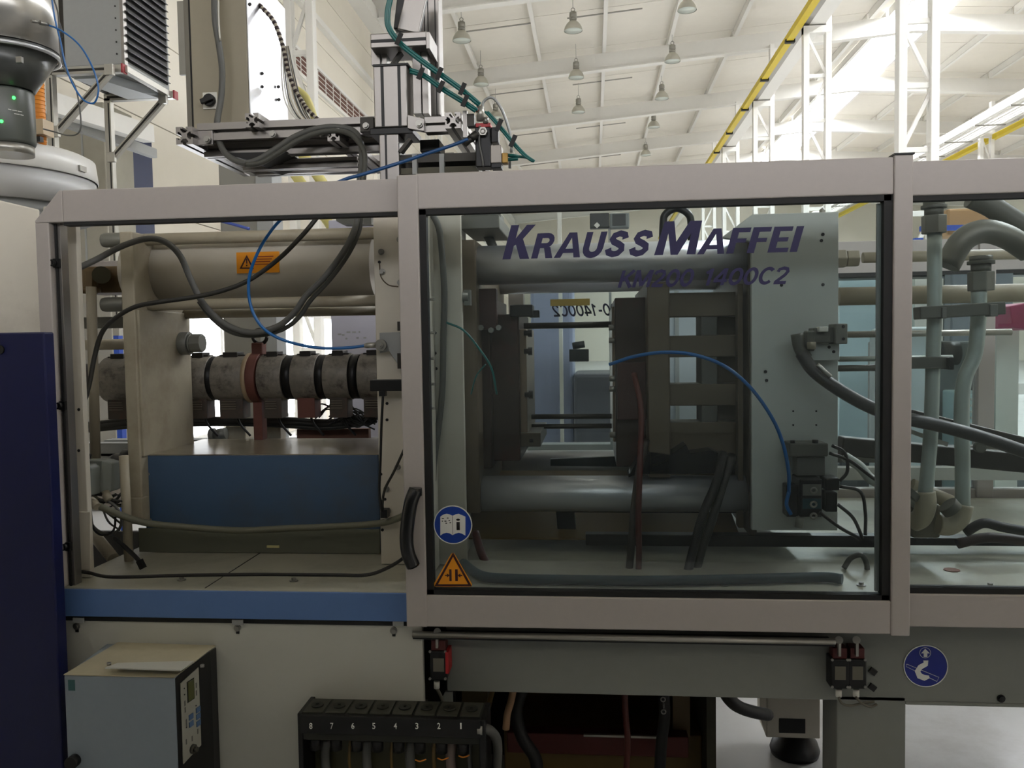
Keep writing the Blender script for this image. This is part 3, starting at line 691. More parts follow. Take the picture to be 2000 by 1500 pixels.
O('side_tab', B(133, 1328, 146, 1349, Yc-.001, .002), mat('teal_tape', (50, 92, 92), .5), cb)
c = P(147, 1484, Yc); O('side_knob', M().cyl(c, c+V((0, -.02, 0)), .015, n=20), BLACKM, cb)
# numbered cooling water manifold
mf = T('water_manifold', 'black numbered water manifold block with eight outlets and hoses', 'manifold', loc(760, 1400, 2.0))
mb = pb(586, 1402, 938, 1438, 1.93, 0)
O('front_strip', M().box((mb[0], mb[1], 1.93, 1.95, mb[4], mb[5])), BLACKM, mf, .002)
O('body', M().box((mb[0], mb[1], 1.94, 2.03, mb[4]-.02, mb[5]-.0005)), mat('manifold_dark', (36, 37, 30), .5, .2, .2, 20), mf, .002)
O('end_block', M().box((mb[0]-.008, mb[0]+.004, 1.935, 2.035, mb[4]-.2, mb[5]+.002)), BLACKM, mf, .002)
O('end_block', M().box((mb[1]-.004, mb[1]+.012, 1.935, 2.035, mb[4]-.2, mb[5]-.002)), BLACKM, mf, .002)
O('back_tray', M().box((mb[0], mb[1], 2.02, 2.035, mb[4]-.3, mb[4])), mat('ochre_dark', (50, 48, 18), .5), mf)
n8 = (607, 648, 689, 730, 772, 814, 857, 900)
for i, x in enumerate(n8):
    xw = P(x, 1418, 1.93).x; dxx = (mb[1]-mb[0])/8
    O('cell_top', M().box((mb[0]+i*dxx+.003, mb[0]+(i+1)*dxx-.003, 1.945, 2.02, mb[5]-.001, mb[5]+.003)), mat('manifold_top', (62, 62, 52), .5, .2, .2), mf, .001)
    c = V((mb[0]+(i+.5)*dxx, 1.98, mb[5]+.003)); O('valve_disc', M().cyl(c, c+V((0, 0, .004)), .015, n=20).cyl(c, c+V((0, 0, .007)), .004, n=8), MATS['manifold_dark'], mf)
    text('digit_print', str(8-i), (x-(3 if i < 7 else 1.6), 1412, x+(3 if i < 7 else 1.6), 1424), 1.9285, SWHITE, mf, 0, .01)
    O('outlet', M().cyl((xw, 1.96, mb[4]-.02), (xw, 1.96, mb[4]-.05), .014, n=14), BLACKM, mf)
for i, (x, wd, mt, lb) in enumerate(((637, 9, GREYH, 'grey'), (684, 3, OILY, 'thin ochre'), (718, 9, GREYH, 'grey'), (766, 3, OILY, 'thin ochre'), (803, 10, GREYH, 'grey'), (849, 4, OILY, 'thin ochre'), (882, 10, mat('pink_grey_hose', (128, 112, 104), .5), 'pinkish grey'), (919, 4, GREYH, 'thin grey'))):
    cable('manifold_hose', [(x, 1444, 1.99), (x-2, 1480, 1.99), (x+2, 1540, 1.99), (x, 1640, 2.0)], pr(wd, 2.0), mt, '%s hose hanging under the manifold, %s from the left' % (lb, ['first', 'second', 'third', 'fourth', 'fifth', 'sixth', 'seventh', 'eighth'][i]), 'hose', 'hoses under the numbered manifold')
for x, y in ((820, 1484), (864, 1481), (905, 1476)):
    O('wire_clip', M().tube([P(x-9, y, 1.96), P(x, y+3, 1.95), P(x+12, y-1, 1.96)], .0016, 6), ORANGE, mf)
c = P(933, 1425, 1.94); O('end_fitting', M().cyl(c, c+V((.012, 0, 0)), .012, n=12), STEEL, mf)
cable('bent_hose', [(936, 1424, 1.95), (955, 1426, 1.96), (968, 1440, 1.98), (972, 1465, 2.0), (968, 1520, 2.02)], .012, GREYH, 'grey hose bending down from the right end of the manifold', 'hose')

# ================================================================ INJECTION UNIT (left, open frame)
ip = T('inner_support', 'cream upright support plate just inside the left guard post', 'support', loc(130, 1100, 2.1))
b = pb(122, 438, 152, 1118, 2.12, .02)
O('plate', M().box((P(119, 900, 2.12).x-.02, P(163, 800, 2.12).x, 2.12, 2.14, ZB+.001, P(130, 402, 2.12).z)), CREAM, ip, .002)
fl = M().pp([(140, 1020), (152, 1000), (176, 1000), (176, 1112), (143, 1112)], 2.115, .008)
O('foot_plate', fl, CREAM, ip, .001)
for x, y in ((137, 806), (160, 800), (140, 886), (160, 880)): screw('plate_hole', x-6, y, 2.12, .003, ip, BLACKM, .002)
inj = T('injection_unit', 'cream injection unit with twin cylinders and a dark heated barrel', 'injection unit', loc(500, 1070, 2.6))
YP = 2.36
zp0 = ZB+.002
xpl = P(243, 800, YP).x; xpr = P(271, 800, YP).x
zpt = P(245, 452, YP).z
O('end_plate', M().prism([(xpl+.004, YP, zp0+.09), (xpl+.004, YP, zpt), (xpr, YP, zpt), (xpr, YP, zp0+.09)], (0, .33, 0)), CREAMD, inj, .004)
# flange foot of the plate
O('plate_foot', M().box((xpr-.045, xpr+.01, 2.34, 2.38, zp0+.1, zp0+.17)), CREAMD, inj, .002)
b = pb(262, 605, 300, 890, YP, .34)
O('housing_block', M().box((xpr-.005, P(296, 750, YP).x*0+xpr+.006, YP+.01, YP+.325, P(300, 893, YP).z, P(300, 604, YP).z)), CREAMD, inj, .003)
YA = 2.52
def hcyl(nm, x0, x1, yc, rpx, Y, mt, parent, n=28, dz=0):
    z = P((x0+x1)/2, yc, Y).z; a = P(x0, yc, Y).x; c = P(x1, yc, Y).x
    return O(nm, M().cyl((a, Y, z), (c, Y, z), pr(rpx, Y), n=n), mt, parent)
hcyl('guide_rod', 262, 737, 462, 12, 2.44, CREAMD, inj)
hcyl('cylinder', 262, 737, 527, 63, 2.54, CREAM, inj, 48)
hcyl('guide_rod', 262, 737, 592, 11, 2.44, CREAMD, inj)
hcyl('guide_rod', 300, 737, 611, 9, 2.66, CREAMD, inj)
for (y, r) in ((462, 13), (592, 13)):
    z = P(215, y, YP).z
    a, c = P(203, y, 2.44).x, P(243, y, 2.44).x
    O('rod_nut', M().cyl((a+.004, 2.44, z), (c+.004, 2.44, z), .022, n=20).cyl((a-.003, 2.44, z), (a+.012, 2.44, z), .02, n=20), mat('nut_grey', (120, 120, 112), .45, .4), inj, .001)
# warning plate
wp = O('warning_sticker', B(462, 492, 545, 533, 2.441, .006), SYEL, inj, label='orange warning sticker with exclamation triangle')
O('triangle_print', triring(482, 498, 525, 28, 2.6, 2.4408), SDARK, wp)
O('exclamation_print', B(480.7, 505, 483.2, 515, 2.4408, -.0006).box(pb(480.7, 517, 483.2, 520, 2.4408, -.0006)), SDARK, wp)
tl = M()
for k in range(4): tl.box(pb(497, 500+k*5, 534-k*3, 502+k*5, 2.4408, -.0005))
O('caption_lines', tl, mat('caption_red', (150, 60, 20), .5), wp)
# ring nuts on the block side
YN = 2.62
c = P(345, 671, YN); c.x = xpr+.006
O('block_bolt', M().cyl(c, c+V((.03, 0, 0)), .037, n=28).cyl(c+V((.03, 0, 0)), c+V((.036, 0, 0)), .03, n=28).cyl(c+V((.036, 0, 0)), c+V((.072, 0, 0)), .03, n=8), MATS['nut_grey'], inj, .002)
# barrel and heater bands
YB = 2.78
zc_ = P(555, 737, YB).z
def bx_(px): return P(px, 737, YB).x
O('barrel', M().cyl((bx_(160), YB, zc_), (bx_(850), YB, zc_), .055, n=28), BARRELD, inj)
bands = [(212, 268), (372, 418), (428, 490), (516, 562), (580, 627), (642, 690), (708, 760)]
for i, (x0, x1) in enumerate(bands):
    hb = O('heater_band', M().cyl((bx_(x0), YB, zc_), (bx_(x1), YB, zc_), .077, n=36), BARREL, inj, .002)
    xm = (bx_(x0)+bx_(x1))/2; hw = (bx_(x1)-bx_(x0))/2
    O('clamp_block', M().box((xm-hw*.5, xm+hw*.4, YB-.03, YB+.03, zc_+.065, zc_+.088)).box((xm-hw*.8, xm+hw*.8, YB-.02, YB+.02, zc_+.06, zc_+.079)), BARRELD, hb, .002)
    rd = i in (4,)
    O('terminal_box', M().box((xm-hw*.75, xm+hw*.7, YB-.035, YB+.03, zc_-.135, zc_-.062)), RUST if rd else mat('terminal_dark', (70, 62, 54), .6, .2, .3, 30, stain=(110, 60, 44), stain_amt=.5, sscale=14), hb, .002)
    if not rd:
        for k in range(4): O('vent_fin', M().box((xm-hw*.6, xm+hw*.3, YB-.04, YB-.034, zc_-.08-k*.008, zc_-.077-k*.008)), mat('fin_dull', (104, 96, 82), .5, .3), hb)
    O('terminal_wire', M().tube([(xm, YB, zc_-.125), (xm+.01, YB+.01, zc_-.16), (xm+.04, YB+.02, zc_-.2)], .004, 6), BLACK, hb)
for x in (421, 572, 635, 698):
    O('dark_ring', M().cyl((bx_(x-8), YB, zc_), (bx_(x+8), YB, zc_), .0745, n=36), BLACKM, inj)
rb = O('support_ring', M().cyl((bx_(494), YB, zc_), (bx_(514), YB, zc_), .084, n=36), RUST, inj, .002)
O('ring_lug', M().box((bx_(497), bx_(518), YB-.02, YB+.02, zc_+.078, zc_+.118)), RUST, rb, .003)
O('eye_bolt', M().torus((bx_(510), YB, zc_+.138), (0, 1, 0), .024, .0065, 24, 8).cyl((bx_(510), YB, zc_+.1), (bx_(510), YB, zc_+.12), .012), BARRELD, rb)
O('ring_stand', M().box((bx_(497), bx_(514), YB-.02, YB+.02, zc_-.22, zc_-.08)), RUST, rb)
O('perforated_band', M().cyl((bx_(489), YB-.002, zc_), (bx_(497), YB-.002, zc_), .0845, n=36), mat('band_beige', (160, 140, 112), .5, .2, .2, 20), rb)
# carriage box
YC0 = 2.40
zb1 = P(500, 889, YC0).z
xc0, xc1 = P(283, 980, YC0).x, P(741, 980, YC0).x
cr_ = O('carriage_box', M().box((xc0, xc1, YC0, 2.80, zp0, zb1)), BLUEB, inj, .003)
O('box_top', M().box((xc0, xc1, YC0-.001, 2.80, zb1, zb1+.003)), mat('worn_top', (152, 144, 124), .28, .35, .2, 8, stain=(90, 66, 48), stain_amt=.5, sscale=6), cr_)
O('box_base', M().box((xc0-.02, xc1, YC0-.006, YC0, zp0, P(500, 1032, YC0).z)), mat('base_olive', (96, 98, 84), .5), cr_)
for x, y in ((290, 926), (294, 1015)): screw('box_screw', x, y, YC0, .003, cr_, STEEL, .003)
# behind the barrel: rear rail, dark hose bundle, motor
O('rear_rail', M().box((bx_(120), bx_(760), 3.02, 3.08, P(560, 866, 3.02).z-.03, P(560, 858, 3.02).z)), GREYP, inj)
O('rear_rail', M().box((bx_(60), bx_(245), 2.9, 2.95, P(200, 880, 2.9).z-.02, P(200, 866, 2.9).z)), GREYP, inj)
O('rear_rail', M().box((bx_(60), bx_(250), 2.9, 2.96, P(200, 898, 2.9).z-.02, P(200, 886, 2.9).z)), GREYP, inj)
O('cross_tube', M().box((P(120, 628, 2.55).x, P(252, 628, 2.55).x, 2.55, 2.6, P(200, 641, 2.55).z, P(200, 619, 2.55).z)), mat('cross_grey', (98, 98, 90), .5), inj)
hcyl('cross_tube', 150, 250, 673, 11, 2.7, CREAMD, inj)
O('transducer_rod', M().cyl(P(178, 560, 2.42), P(187, 905, 2.42), pr(10, 2.42), n=20), mat('rod_beige', (150, 142, 124), .5, 0, .1), inj)
rm = O('valve_block', B(152, 520, 238, 572, 2.5, .14), mat('brass_grime', (104, 86, 58), .5, .3, .3, 20), inj, .004)
O('hose_elbow', M().cyl(P(176, 572, 2.46), P(176, 560, 2.46), .03, n=20).cyl(P(176, 574, 2.46), P(176, 530, 2.46), .022, n=8).cyl(P(200, 534, 2.47), P(200, 534, 2.56), .02, n=20), MATS['brass_grime'], rm)
O('round_cap', M().cyl(P(198, 537, 2.43), P(198, 537, 2.5), .026, n=24).cyl(P(193, 541, 2.425), P(193, 541, 2.44), .012), mat('cap_dark', (54, 50, 30), .5, .3), rm)
# front feet, electric connector cluster bottom left
cn = T('connector_cluster', 'grey connector housings with tangled wires low in the left corner', 'connector', loc(180, 970, 2.3))
O('housing', M().prism([P(136, 912, 2.2), P(166, 910, 2.2), P(166, 972, 2.2), P(137, 972, 2.2)], (0, .06, 0)).prism([P(166, 910, 2.2), P(179, 915, 2.22), P(179, 968, 2.22), P(166, 972, 2.2)], (0, .05, 0)), mat('connector_grey', (118, 122, 116), .5, 0, .1), cn, .003)
O('housing', M().prism([P(160, 900, 2.26), P(200, 900, 2.26), P(200, 965, 2.26), P(180, 965, 2.26)], (0, .05, 0)).prism([P(200, 900, 2.26), P(218, 905, 2.28), P(218, 960, 2.28), P(200, 965, 2.26)], (0, .05, 0)), MATS['connector_grey'], cn, .003)
O('top_lever', M().tube([P(146, 893, 2.24), P(160, 888, 2.25), P(178, 892, 2.26)], .008, 8), BLACKM, cn)
O('gland', M().cyl(P(166, 970, 2.24), P(184, 985, 2.22), .014, n=14).cyl(P(180, 981, 2.22), P(190, 990, 2.21), .011, n=14), MATS['rod_beige'], cn)
O('gland', M().cyl(P(205, 962, 2.27), P(214, 978, 2.26), .012, n=14), MATS['rod_beige'], cn)
for i in range(14):
    a = (178+random.uniform(-8, 30), 965+random.uniform(-5, 20)); e = (225+random.uniform(0, 25), 960+random.uniform(0, 80))
    mmid = ((a[0]+e[0])/2+random.uniform(-15, 15), (a[1]+e[1])/2+random.uniform(-8, 20))
    O('wire', M().tube([P(*a, 2.26), P(*mmid, 2.27), P(*e, 2.33)], random.choice((.002, .003, .004)), 6), random.choice((GREYH, DKH, BLACK, mat('olive_wire', (88, 88, 70), .5))), cn)
O('wire_loop', M().torus(P(205, 1010, 2.27), (0.1, 1, .2), .052, .004, 28, 6), GREYH, cn)
O('wire_loop', M().tube([P(176, 990, 2.27), P(182, 1030, 2.27), P(200, 1045, 2.27), P(222, 1035, 2.28), P(226, 1000, 2.3)], .0035, 6), BLACK, cn)
lg = T('guide_post', 'cream round guide rod standing on the bed near the left corner', 'rod', loc(255, 1100, 2.3))
O('rod', M().cyl((P(256, 1060, 2.3).x-.008, 2.3, ZB), (P(256, 1060, 2.3).x-.012, 2.3, P(250, 890, 2.3).z), pr(9.5, 2.3), n=20), CREAMD, lg)
tag(O('slanted_tube', M().cyl(P(172, 1030, 2.5), P(222, 1092, 2.36), .018, n=16), CREAMD), 'slanted cream tube low in the left corner behind the connectors', 'tube')
tag(O('motor_housing', M().lathe(P(216, 902, 2.8), (1, -.05, 0), [(0, .001), (0, .02), (.02, .03), (.05, .03), (.055, .045), (.12, .045), (.12, .001)], 20), BLACKM), 'dark round motor end behind the upright plate, low on the left', 'motor')
# small things behind the barrel
bk = T('pump_block', 'grimy cream valve block with a short pipe below the barrel', 'valve block', loc(470, 850, 2.95))
O('block', B(440, 832, 480, 860, 2.9, .1), CREAMD, bk, .004)
O('port', M().cyl(P(442, 846, 2.88), P(418, 850, 2.88), .02, n=16).cyl(P(420, 850, 2.88), P(412, 851, 2.88), .026, n=16), MATS['nut_grey'], bk)
O('column', B(520, 820, 548, 866, 2.9, .05), MATS['worn_top'], bk)
O('cover', B(580, 838, 720, 868, 2.92, .03), mat('rust_plate', (104, 66, 48), .6, .1, .3, 12), bk)
# fixed platen cover plate between left opening and door
fp_ = T('platen_cover', 'cream cover plate of the fixed platen with bolts, left of the door handle', 'cover plate', loc(765, 1070, 2.28))
pxl = P(736, 740, 2.28).x
O('plate', M().box((pxl, P(905, 740, 2.28).x, 2.28, 2.30, ZB+.002, P(760, 395, 2.28).z)), CREAM, fp_, .002)
O('rim_flange', M().box((P(838, 740, 2.24).x, P(846, 740, 2.24).x, 2.13, 2.28, ZB+.002, P(840, 415, 2.2).z)), CREAM, fp_, .002)
for x, y in ((745, 492), (747, 531), (755, 955), (758, 998), (781, 468), (782, 552), (777, 912)):
    c = P(x, y, 2.28); O('cover_bolt', M().cyl(c, c+V((0, -.004, 0)), .0085, n=16).cyl(c, c+V((0, -.011, 0)), .0062, n=6), STEEL, fp_)
for x, y in ((741, 512), (756, 788), (756, 820), (744, 926), (752, 975), (747, 1035), (850, 650), (850, 690), (852, 720)):
    c = P(x, y, 2.2795); O('tapped_hole', M().cyl(c, c+V((0, -.0012, 0)), .0042, n=14), BLACKM, fp_)
O('scribe_arc', M().tube([P(741, 515, 2.279), P(744, 540, 2.279), P(758, 556, 2.279), P(778, 560, 2.279)], .0018, 6), mat('grime_line', (84, 70, 52), .6), fp_)
sw = T('hose_bracket', 'small steel bracket with the blue hose fitting by the barrel nozzle', 'bracket', loc(762, 675, 2.25))
O('bracket_plate', M().pp([(741, 650), (790, 648), (790, 745), (781, 718), (760, 686), (742, 690)], 2.262, .006), GREYP, sw, .001)
c = P(745, 674, 2.25); O('banjo_bolt', M().cyl(c, c+V((0, -.012, 0)), .0155, n=24).cyl(c+V((0, -.012, 0)), c+V((0, -.018, 0)), .009, n=16).cyl(c+V((0, -.018, 0)), c+V((0, -.022, 0)), .005, n=6), STEEL, sw)
O('hose_barb', M().cyl(P(715, 675, 2.24), P(734, 674, 2.24), .0075, n=14).cyl(P(712, 675, 2.24), P(718, 675, 2.24), .006, n=14), ZINC, sw)
O('sensor_block', B(722, 742, 790, 764, 2.22, .035), BLACKM, sw, .002)
O('sensor_plug', B(740, 764, 752, 774, 2.22, .02), BLACKM, sw)
O('latch_block', B(776, 628, 790, 646, 2.24, .03).box(pb(782, 656, 792, 684, 2.24, .03)).box(pb(776, 690, 792, 720, 2.25, .02)), DARKS, sw)
# ---- cables in the left opening
G = 'cables crossing the left opening'
cable('blue_hose', [(553, 424, 2.2), (530, 450, 2.19), (505, 490, 2.18), (487, 540, 2.18), (488, 590, 2.18), (505, 630, 2.18), (535, 656, 2.19), (580, 672, 2.2), (630, 680, 2.22), (680, 679, 2.235), (716, 675, 2.24)], .0042, BLUEH, 'thin blue hose curving down to the bracket by the nozzle', 'hose')
cable('black_cable', [(620, 424, 2.3), (590, 460, 2.28), (545, 505, 2.26), (490, 545, 2.25), (440, 566, 2.24), (380, 580, 2.23), (310, 590, 2.22), (262, 600, 2.22), (222, 624, 2.22), (198, 652, 2.22), (184, 700, 2.22), (172, 760, 2.2), (152, 820, 2.17), (140, 860, 2.15)], .0065, DKH, 'dark cable sagging from the top rail to the left support plate', 'cable', G)
cable('grey_hose', [(698, 420, 2.3), (692, 450, 2.3), (672, 490, 2.3), (635, 540, 2.3), (600, 575, 2.3), (575, 610, 2.3), (545, 636, 2.3), (500, 649, 2.3), (460, 643, 2.3), (425, 622, 2.3), (395, 590, 2.28), (372, 545, 2.27), (352, 500, 2.26), (325, 474, 2.25), (290, 466, 2.24), (240, 480, 2.23), (190, 506, 2.2), (152, 524, 2.17)], .0085, GREYH, 'thick grey hose pair looping across the cylinder to the left post', 'hose', G)
cable('grey_hose', [(706, 420, 2.32), (700, 455, 2.32), (678, 500, 2.32), (645, 545, 2.32), (608, 585, 2.32), (585, 618, 2.32), (555, 642, 2.32), (505, 655, 2.32), (455, 650, 2.32), (415, 622, 2.32), (388, 588, 2.3)], .0065, mat('conduit_dim', (70, 70, 64), .5), 'thinner grey hose running beside the thick looping one', 'hose', G)
cable('black_cable', [(139, 1116, 2.1), (170, 1118, 2.08), (220, 1127, 2.07), (350, 1124, 2.07), (500, 1122, 2.07), (650, 1123, 2.07), (715, 1123, 2.07), (755, 1110, 2.07), (790, 1088, 2.05), (800, 1070, 2.03)], .0045, BLACK, 'black cable lying along the bed edge to the door handle', 'cable', G)
cable('grey_conduit', [(185, 985, 2.22), (240, 1008, 2.24), (290, 1022, 2.26), (370, 1030, 2.28), (470, 1036, 2.3), (560, 1032, 2.3), (660, 1028, 2.3), (740, 1022, 2.26), (778, 1012, 2.22), (800, 1000, 2.2)], .0095, mat('conduit_olive', (100, 100, 84), .5), 'olive grey conduit sagging in front of the blue carriage box', 'cable', G)
cable('black_cable', [(222, 1050, 2.25), (240, 1065, 2.22), (262, 1085, 2.2), (279, 1104, 2.18)], .006, BLACK, 'short black cable ending loose on the bed near the left corner', 'cable', G)
tag(O('cable_end', M().bar(P(272, 1094, 2.18), P(280, 1110, 2.18), .014, .014), BLACKM), 'black plug at the loose cable end on the bed', 'plug')
for i, (dy, r) in enumerate(((0, .011), (7, .008), (-6, .008))):
    cable('black_hose', [(170, 834+dy, 2.86), (260, 826+dy, 2.86), (380, 822+dy, 2.86), (470, 824+dy*.6, 2.86), (560, 825+dy, 2.86), (640, 829+dy, 2.86), (700, 822+dy, 2.86), (735, 815+dy, 2.86)], r, DKH, '%s black hose of the bundle running below the barrel' % ('middle', 'lower', 'upper')[i], 'hose', 'black hoses below the barrel')
wt = T('wire_tangle', 'tangle of thin black heater wires under the nozzle end of the barrel', 'cable', loc(680, 830, 2.84))
for i in range(12):
    x0 = 610+random.uniform(-30, 60); y0 = 820+random.uniform(-12, 12)
    O('wire', M().tube([P(x0, y0, 2.84), P(x0+25, y0-18+random.uniform(-8, 8), 2.83), P(x0+60, y0+random.uniform(-14, 20), 2.83), P(min(x0+90, 736), y0+random.uniform(-20, 25), 2.84)], .0028, 6), random.choice((BLACK, DKH)), wt)
cable('black_cable', [(748, 774, 2.22), (745, 830, 2.22), (743, 900, 2.22), (741, 960, 2.22), (746, 1000, 2.21)], .0035, BLACK, 'black cable hanging from the sensor block down the platen cover', 'cable')
cable('black_cable', [(790, 876, 2.2), (770, 920, 2.21), (752, 955, 2.22), (747, 985, 2.22), (750, 1004, 2.22)], .0035, DKH, 'olive cable bowing down the platen cover plate', 'cable')
tag(O('cable_clip', B(743, 996, 756, 1012, 2.215, .03), BLACKM), 'small black cable clip at the foot of the platen cover', 'clip')
tag(O('rubbish_sliver', M().box(pb(521, 1066, 545, 1070, 2.39, .01)), mat('pale_yellow', (206, 196, 140), .5)), 'pale yellow sliver lying at the foot of the carriage box', 'debris')

# ================================================================ CLAMP (behind the door glass)
fx = T('fixed_platen', 'dark fixed platen with cream flange seen behind the left of the window', 'platen', loc(920, 1070, 2.5))
O('flange', M().box((P(846, 740, 2.33).x, P(878, 740, 2.33).x, 2.33, 2.36, ZB+.002, P(860, 412, 2.33).z)), CREAMD, fx, .002)
O('flange', M().box((P(884, 740, 2.36).x, P(901, 740, 2.36).x, 2.32, 2.5, ZB+.002, P(890, 414, 2.34).z)), CREAM, fx, .003)
xf0, xf1 = P(890, 740, 2.4).x, P(935, 740, 2.42).x
O('platen_body', M().box((xf0-.1, xf1, 2.40, 3.16, P(900, 1000, 2.42).z, P(900, 470, 2.42).z)), mat('platen_brown', (104, 92, 76), .5, .2, .15, 10), fx, .004)
O('feed_hopper_bracket', M().box((P(905, 740, 2.4).x, P(975, 430, 2.4).x, 2.4, 2.7, P(940, 447, 2.4).z, P(940, 420, 2.4).z)), DARKF, fx, .003)
O('clamp_bar', M().cyl(P(842, 580, 2.3), P(915, 580, 2.3), pr(11, 2.3), n=20).box(pb(906, 566, 918, 596, 2.29, .03)), MATS['nut_grey'], fx)
for y in (585, 650, 700, 750, 797):
    c = P(841, y, 2.2); O('grub_screw', M().cyl(c, c+V((.012, -.01, 0)), .004, n=10), STEEL, fx)
def tie(name, label, yc, Y, r, x0=890, x1=1480):
    z = P(1180, yc, Y).z
    o = O(name, M().cyl((P(x0, yc, Y).x, Y, z), (P(x1, yc, Y).x, Y, z), r, n=40), CHROME)
    return tag(o, label, 'tie bar', 'chrome tie bars')
YT1, YT2 = 2.47, 3.05
tie('tie_bar', 'upper front chrome tie bar behind the blue lettering', 513, YT1, .0565)
tie('tie_bar', 'lower front chrome tie bar with hoses crossing it', 964, YT1, .052)
zu, zl_ = P(1180, 513, YT1).z, P(1180, 964, YT1).z
for z, l in ((zu, 'upper rear chrome tie bar just under the front one'), (zl_, 'lower rear chrome tie bar above the front one')):
    tag(O('tie_bar', M().cyl((P(890, 700, YT2).x, YT2, z), (P(1480, 700, YT2).x, YT2, z), .052, n=32), CHROME), l, 'tie bar', 'chrome tie bars')
ma = T('mould_half', 'dark fixed mould half on the left behind the window', 'mould', loc(980, 900, 2.6))
def zz(y, Y, x=1180): return P(x, y, Y).z
def xx(x, Y, y=740): return P(x, y, Y).x
O('clamp_plate', M().box((xx(930, 2.5), xx(960, 2.52), 2.5, 3.0, zz(915, 2.5), zz(575, 2.5))), DKBR, ma, .004)
O('mould_block', M().box((xx(955, 2.55), xx(1016, 2.58), 2.55, 2.95, zz(900, 2.55), zz(610, 2.55))), DKBR, ma, .004)
O('mould_block', M().box((xx(1010, 2.58), xx(1030, 2.6), 2.58, 2.92, zz(850, 2.6), zz(640, 2.6))), mat('mould_light', (120, 104, 88), .4, .5, .2, 12), ma, .003)
for y in (648, 684, 770, 860): O('water_fitting', M().cyl((xx(1024, 2.56), 2.57, zz(y, 2.56)), (xx(1040, 2.56), 2.57, zz(y, 2.56)), .008, n=12).cyl((xx(1032, 2.56), 2.57, zz(y, 2.56)), (xx(1040, 2.56), 2.57, zz(y, 2.56)), .012, n=8), BLACKM, ma)
O('slide_block', B(996, 595, 1040, 618, 2.52, .08), BLACKM, ma, .003)
O('slide_block', B(1034, 606, 1053, 620, 2.55, .04), BLACKM, ma, .002)
O('core_cylinder', M().box((xx(930, 2.5), xx(975, 2.5), 2.46, 2.5, zz(640, 2.5), zz(560, 2.5))), mat('platen_red', (62, 40, 34), .5, .2, .2), ma, .003)
for x, y in ((905, 612), (940, 640), (960, 645), (975, 640)): 
    c = P(x, y, 2.455); O('fitting', M().cyl(c, c+V((0, -.02, 0)), .008, n=8), STEEL, ma)
O('lower_step', M().box((xx(985, 2.56), xx(1055, 2.58), 2.56, 2.9, zz(872, 2.56), zz(845, 2.56))), mat('steel_dim', (96, 88, 78), .35, .6, .2), ma, .002)
mb_ = T('mould_half', 'dark moving mould half in the middle of the window', 'mould', loc(1230, 900, 2.6))
O('mould_block', M().box((xx(1196, 2.58), xx(1216, 2.56), 2.56, 2.92, zz(860, 2.6), zz(600, 2.6))), MATS['mould_light'], mb_, .003)
O('mould_block', M().box((xx(1202, 2.52), xx(1272, 2.5), 2.52, 2.98, zz(912, 2.52), zz(582, 2.52))), DKBR, mb_, .004)
O('lock_plate', M().box((xx(1205, 2.5), xx(1262, 2.5), 2.49, 2.52, zz(820, 2.5), zz(708, 2.5))), mat('oxide_red', (56, 26, 20), .6, .1, .3), mb_, .003)
for y in (640, 665, 740, 760, 850): O('water_fitting', M().cyl((xx(1190, 2.55), 2.56, zz(y, 2.55)), (xx(1206, 2.55), 2.56, zz(y, 2.55)), .009, n=10), STEEL, mb_)
for i, (y, r) in enumerate(((813, 5), (832, 5), (634, 6))):
    z = zz(y, 2.75); tag(O('guide_pillar', M().cyl((xx(1010, 2.75), 2.75, z), (xx(1210, 2.75), 2.75, z), pr(r, 2.75), n=20), DARKS), '%s guide pillar bridging the two mould halves' % ('upper of the low pair', 'lower of the low pair', 'topmost')[i], 'pillar', 'guide pillars between the mould halves')
mp = T('moving_platen', 'ribbed brown moving platen with see-through openings behind the window', 'platen', loc(1370, 1000, 2.6))
PB = mat('platen_olive', (92, 82, 66), .5, .15, .15, 8)
X0, X1 = xx(1270, 2.5), xx(1470, 2.5)
O('face_plate', M().box((X0-.012, X0+.05, 2.42, 3.12, zz(925, 2.5), zz(556, 2.5))), PB, mp, .004)
O('frame_top', M().box((X0+.05, X1, 2.50, 2.56, zz(622, 2.5), zz(575, 2.5))), PB, mp, .003)
for y0, y1 in ((658, 700), (752, 794), (826, 905)): O('rib', M().box((X0+.05, X1, 2.50, 2.60, zz(y1, 2.5), zz(y0, 2.5))), PB, mp, .003)
O('side_rib', M().box((xx(1368, 2.52), xx(1400, 2.52), 2.505, 2.62, zz(905, 2.5), zz(600, 2.5))), mat('rib_grey', (84, 84, 78), .5), mp, .003)
O('rear_wall', M().box((xx(1400, 2.58), X1, 2.58, 3.1, zz(905, 2.5), zz(575, 2.5))), PB, mp, .004)
O('vertical_bar', M().box((xx(1441, 2.44), xx(1452, 2.44), 2.44, 2.48, zz(1030, 2.44), zz(560, 2.44))), PB, mp, .002)
O('platen_shoe', M().pp([(1228, 930), (1255, 880), (1310, 888), (1340, 868), (1348, 886), (1390, 880), (1438, 900), (1436, 925), (1228, 927)], 2.42, .08), BLACKM, mp, .003)
O('toggle_edge', M().box((xx(1455, 2.46), xx(1470, 2.46), 2.4, 3.1, zz(1035, 2.46), zz(480, 2.46))), mat('toggle_dark', (78, 72, 62), .5, .1), mp, .003)
ep = T('end_platen_cover', 'large grey cover plate with chamfered corner right of centre', 'cover plate', loc(1550, 1035, 2.35))
yE = 2.34
xe0, xe1 = xx(1468, yE), xx(1637, yE)
zT, zBt = zz(416, yE, 1550), zz(1036, yE, 1550)
zw = zz(464, yE, 1440); xw_ = xx(1412, yE, 464)
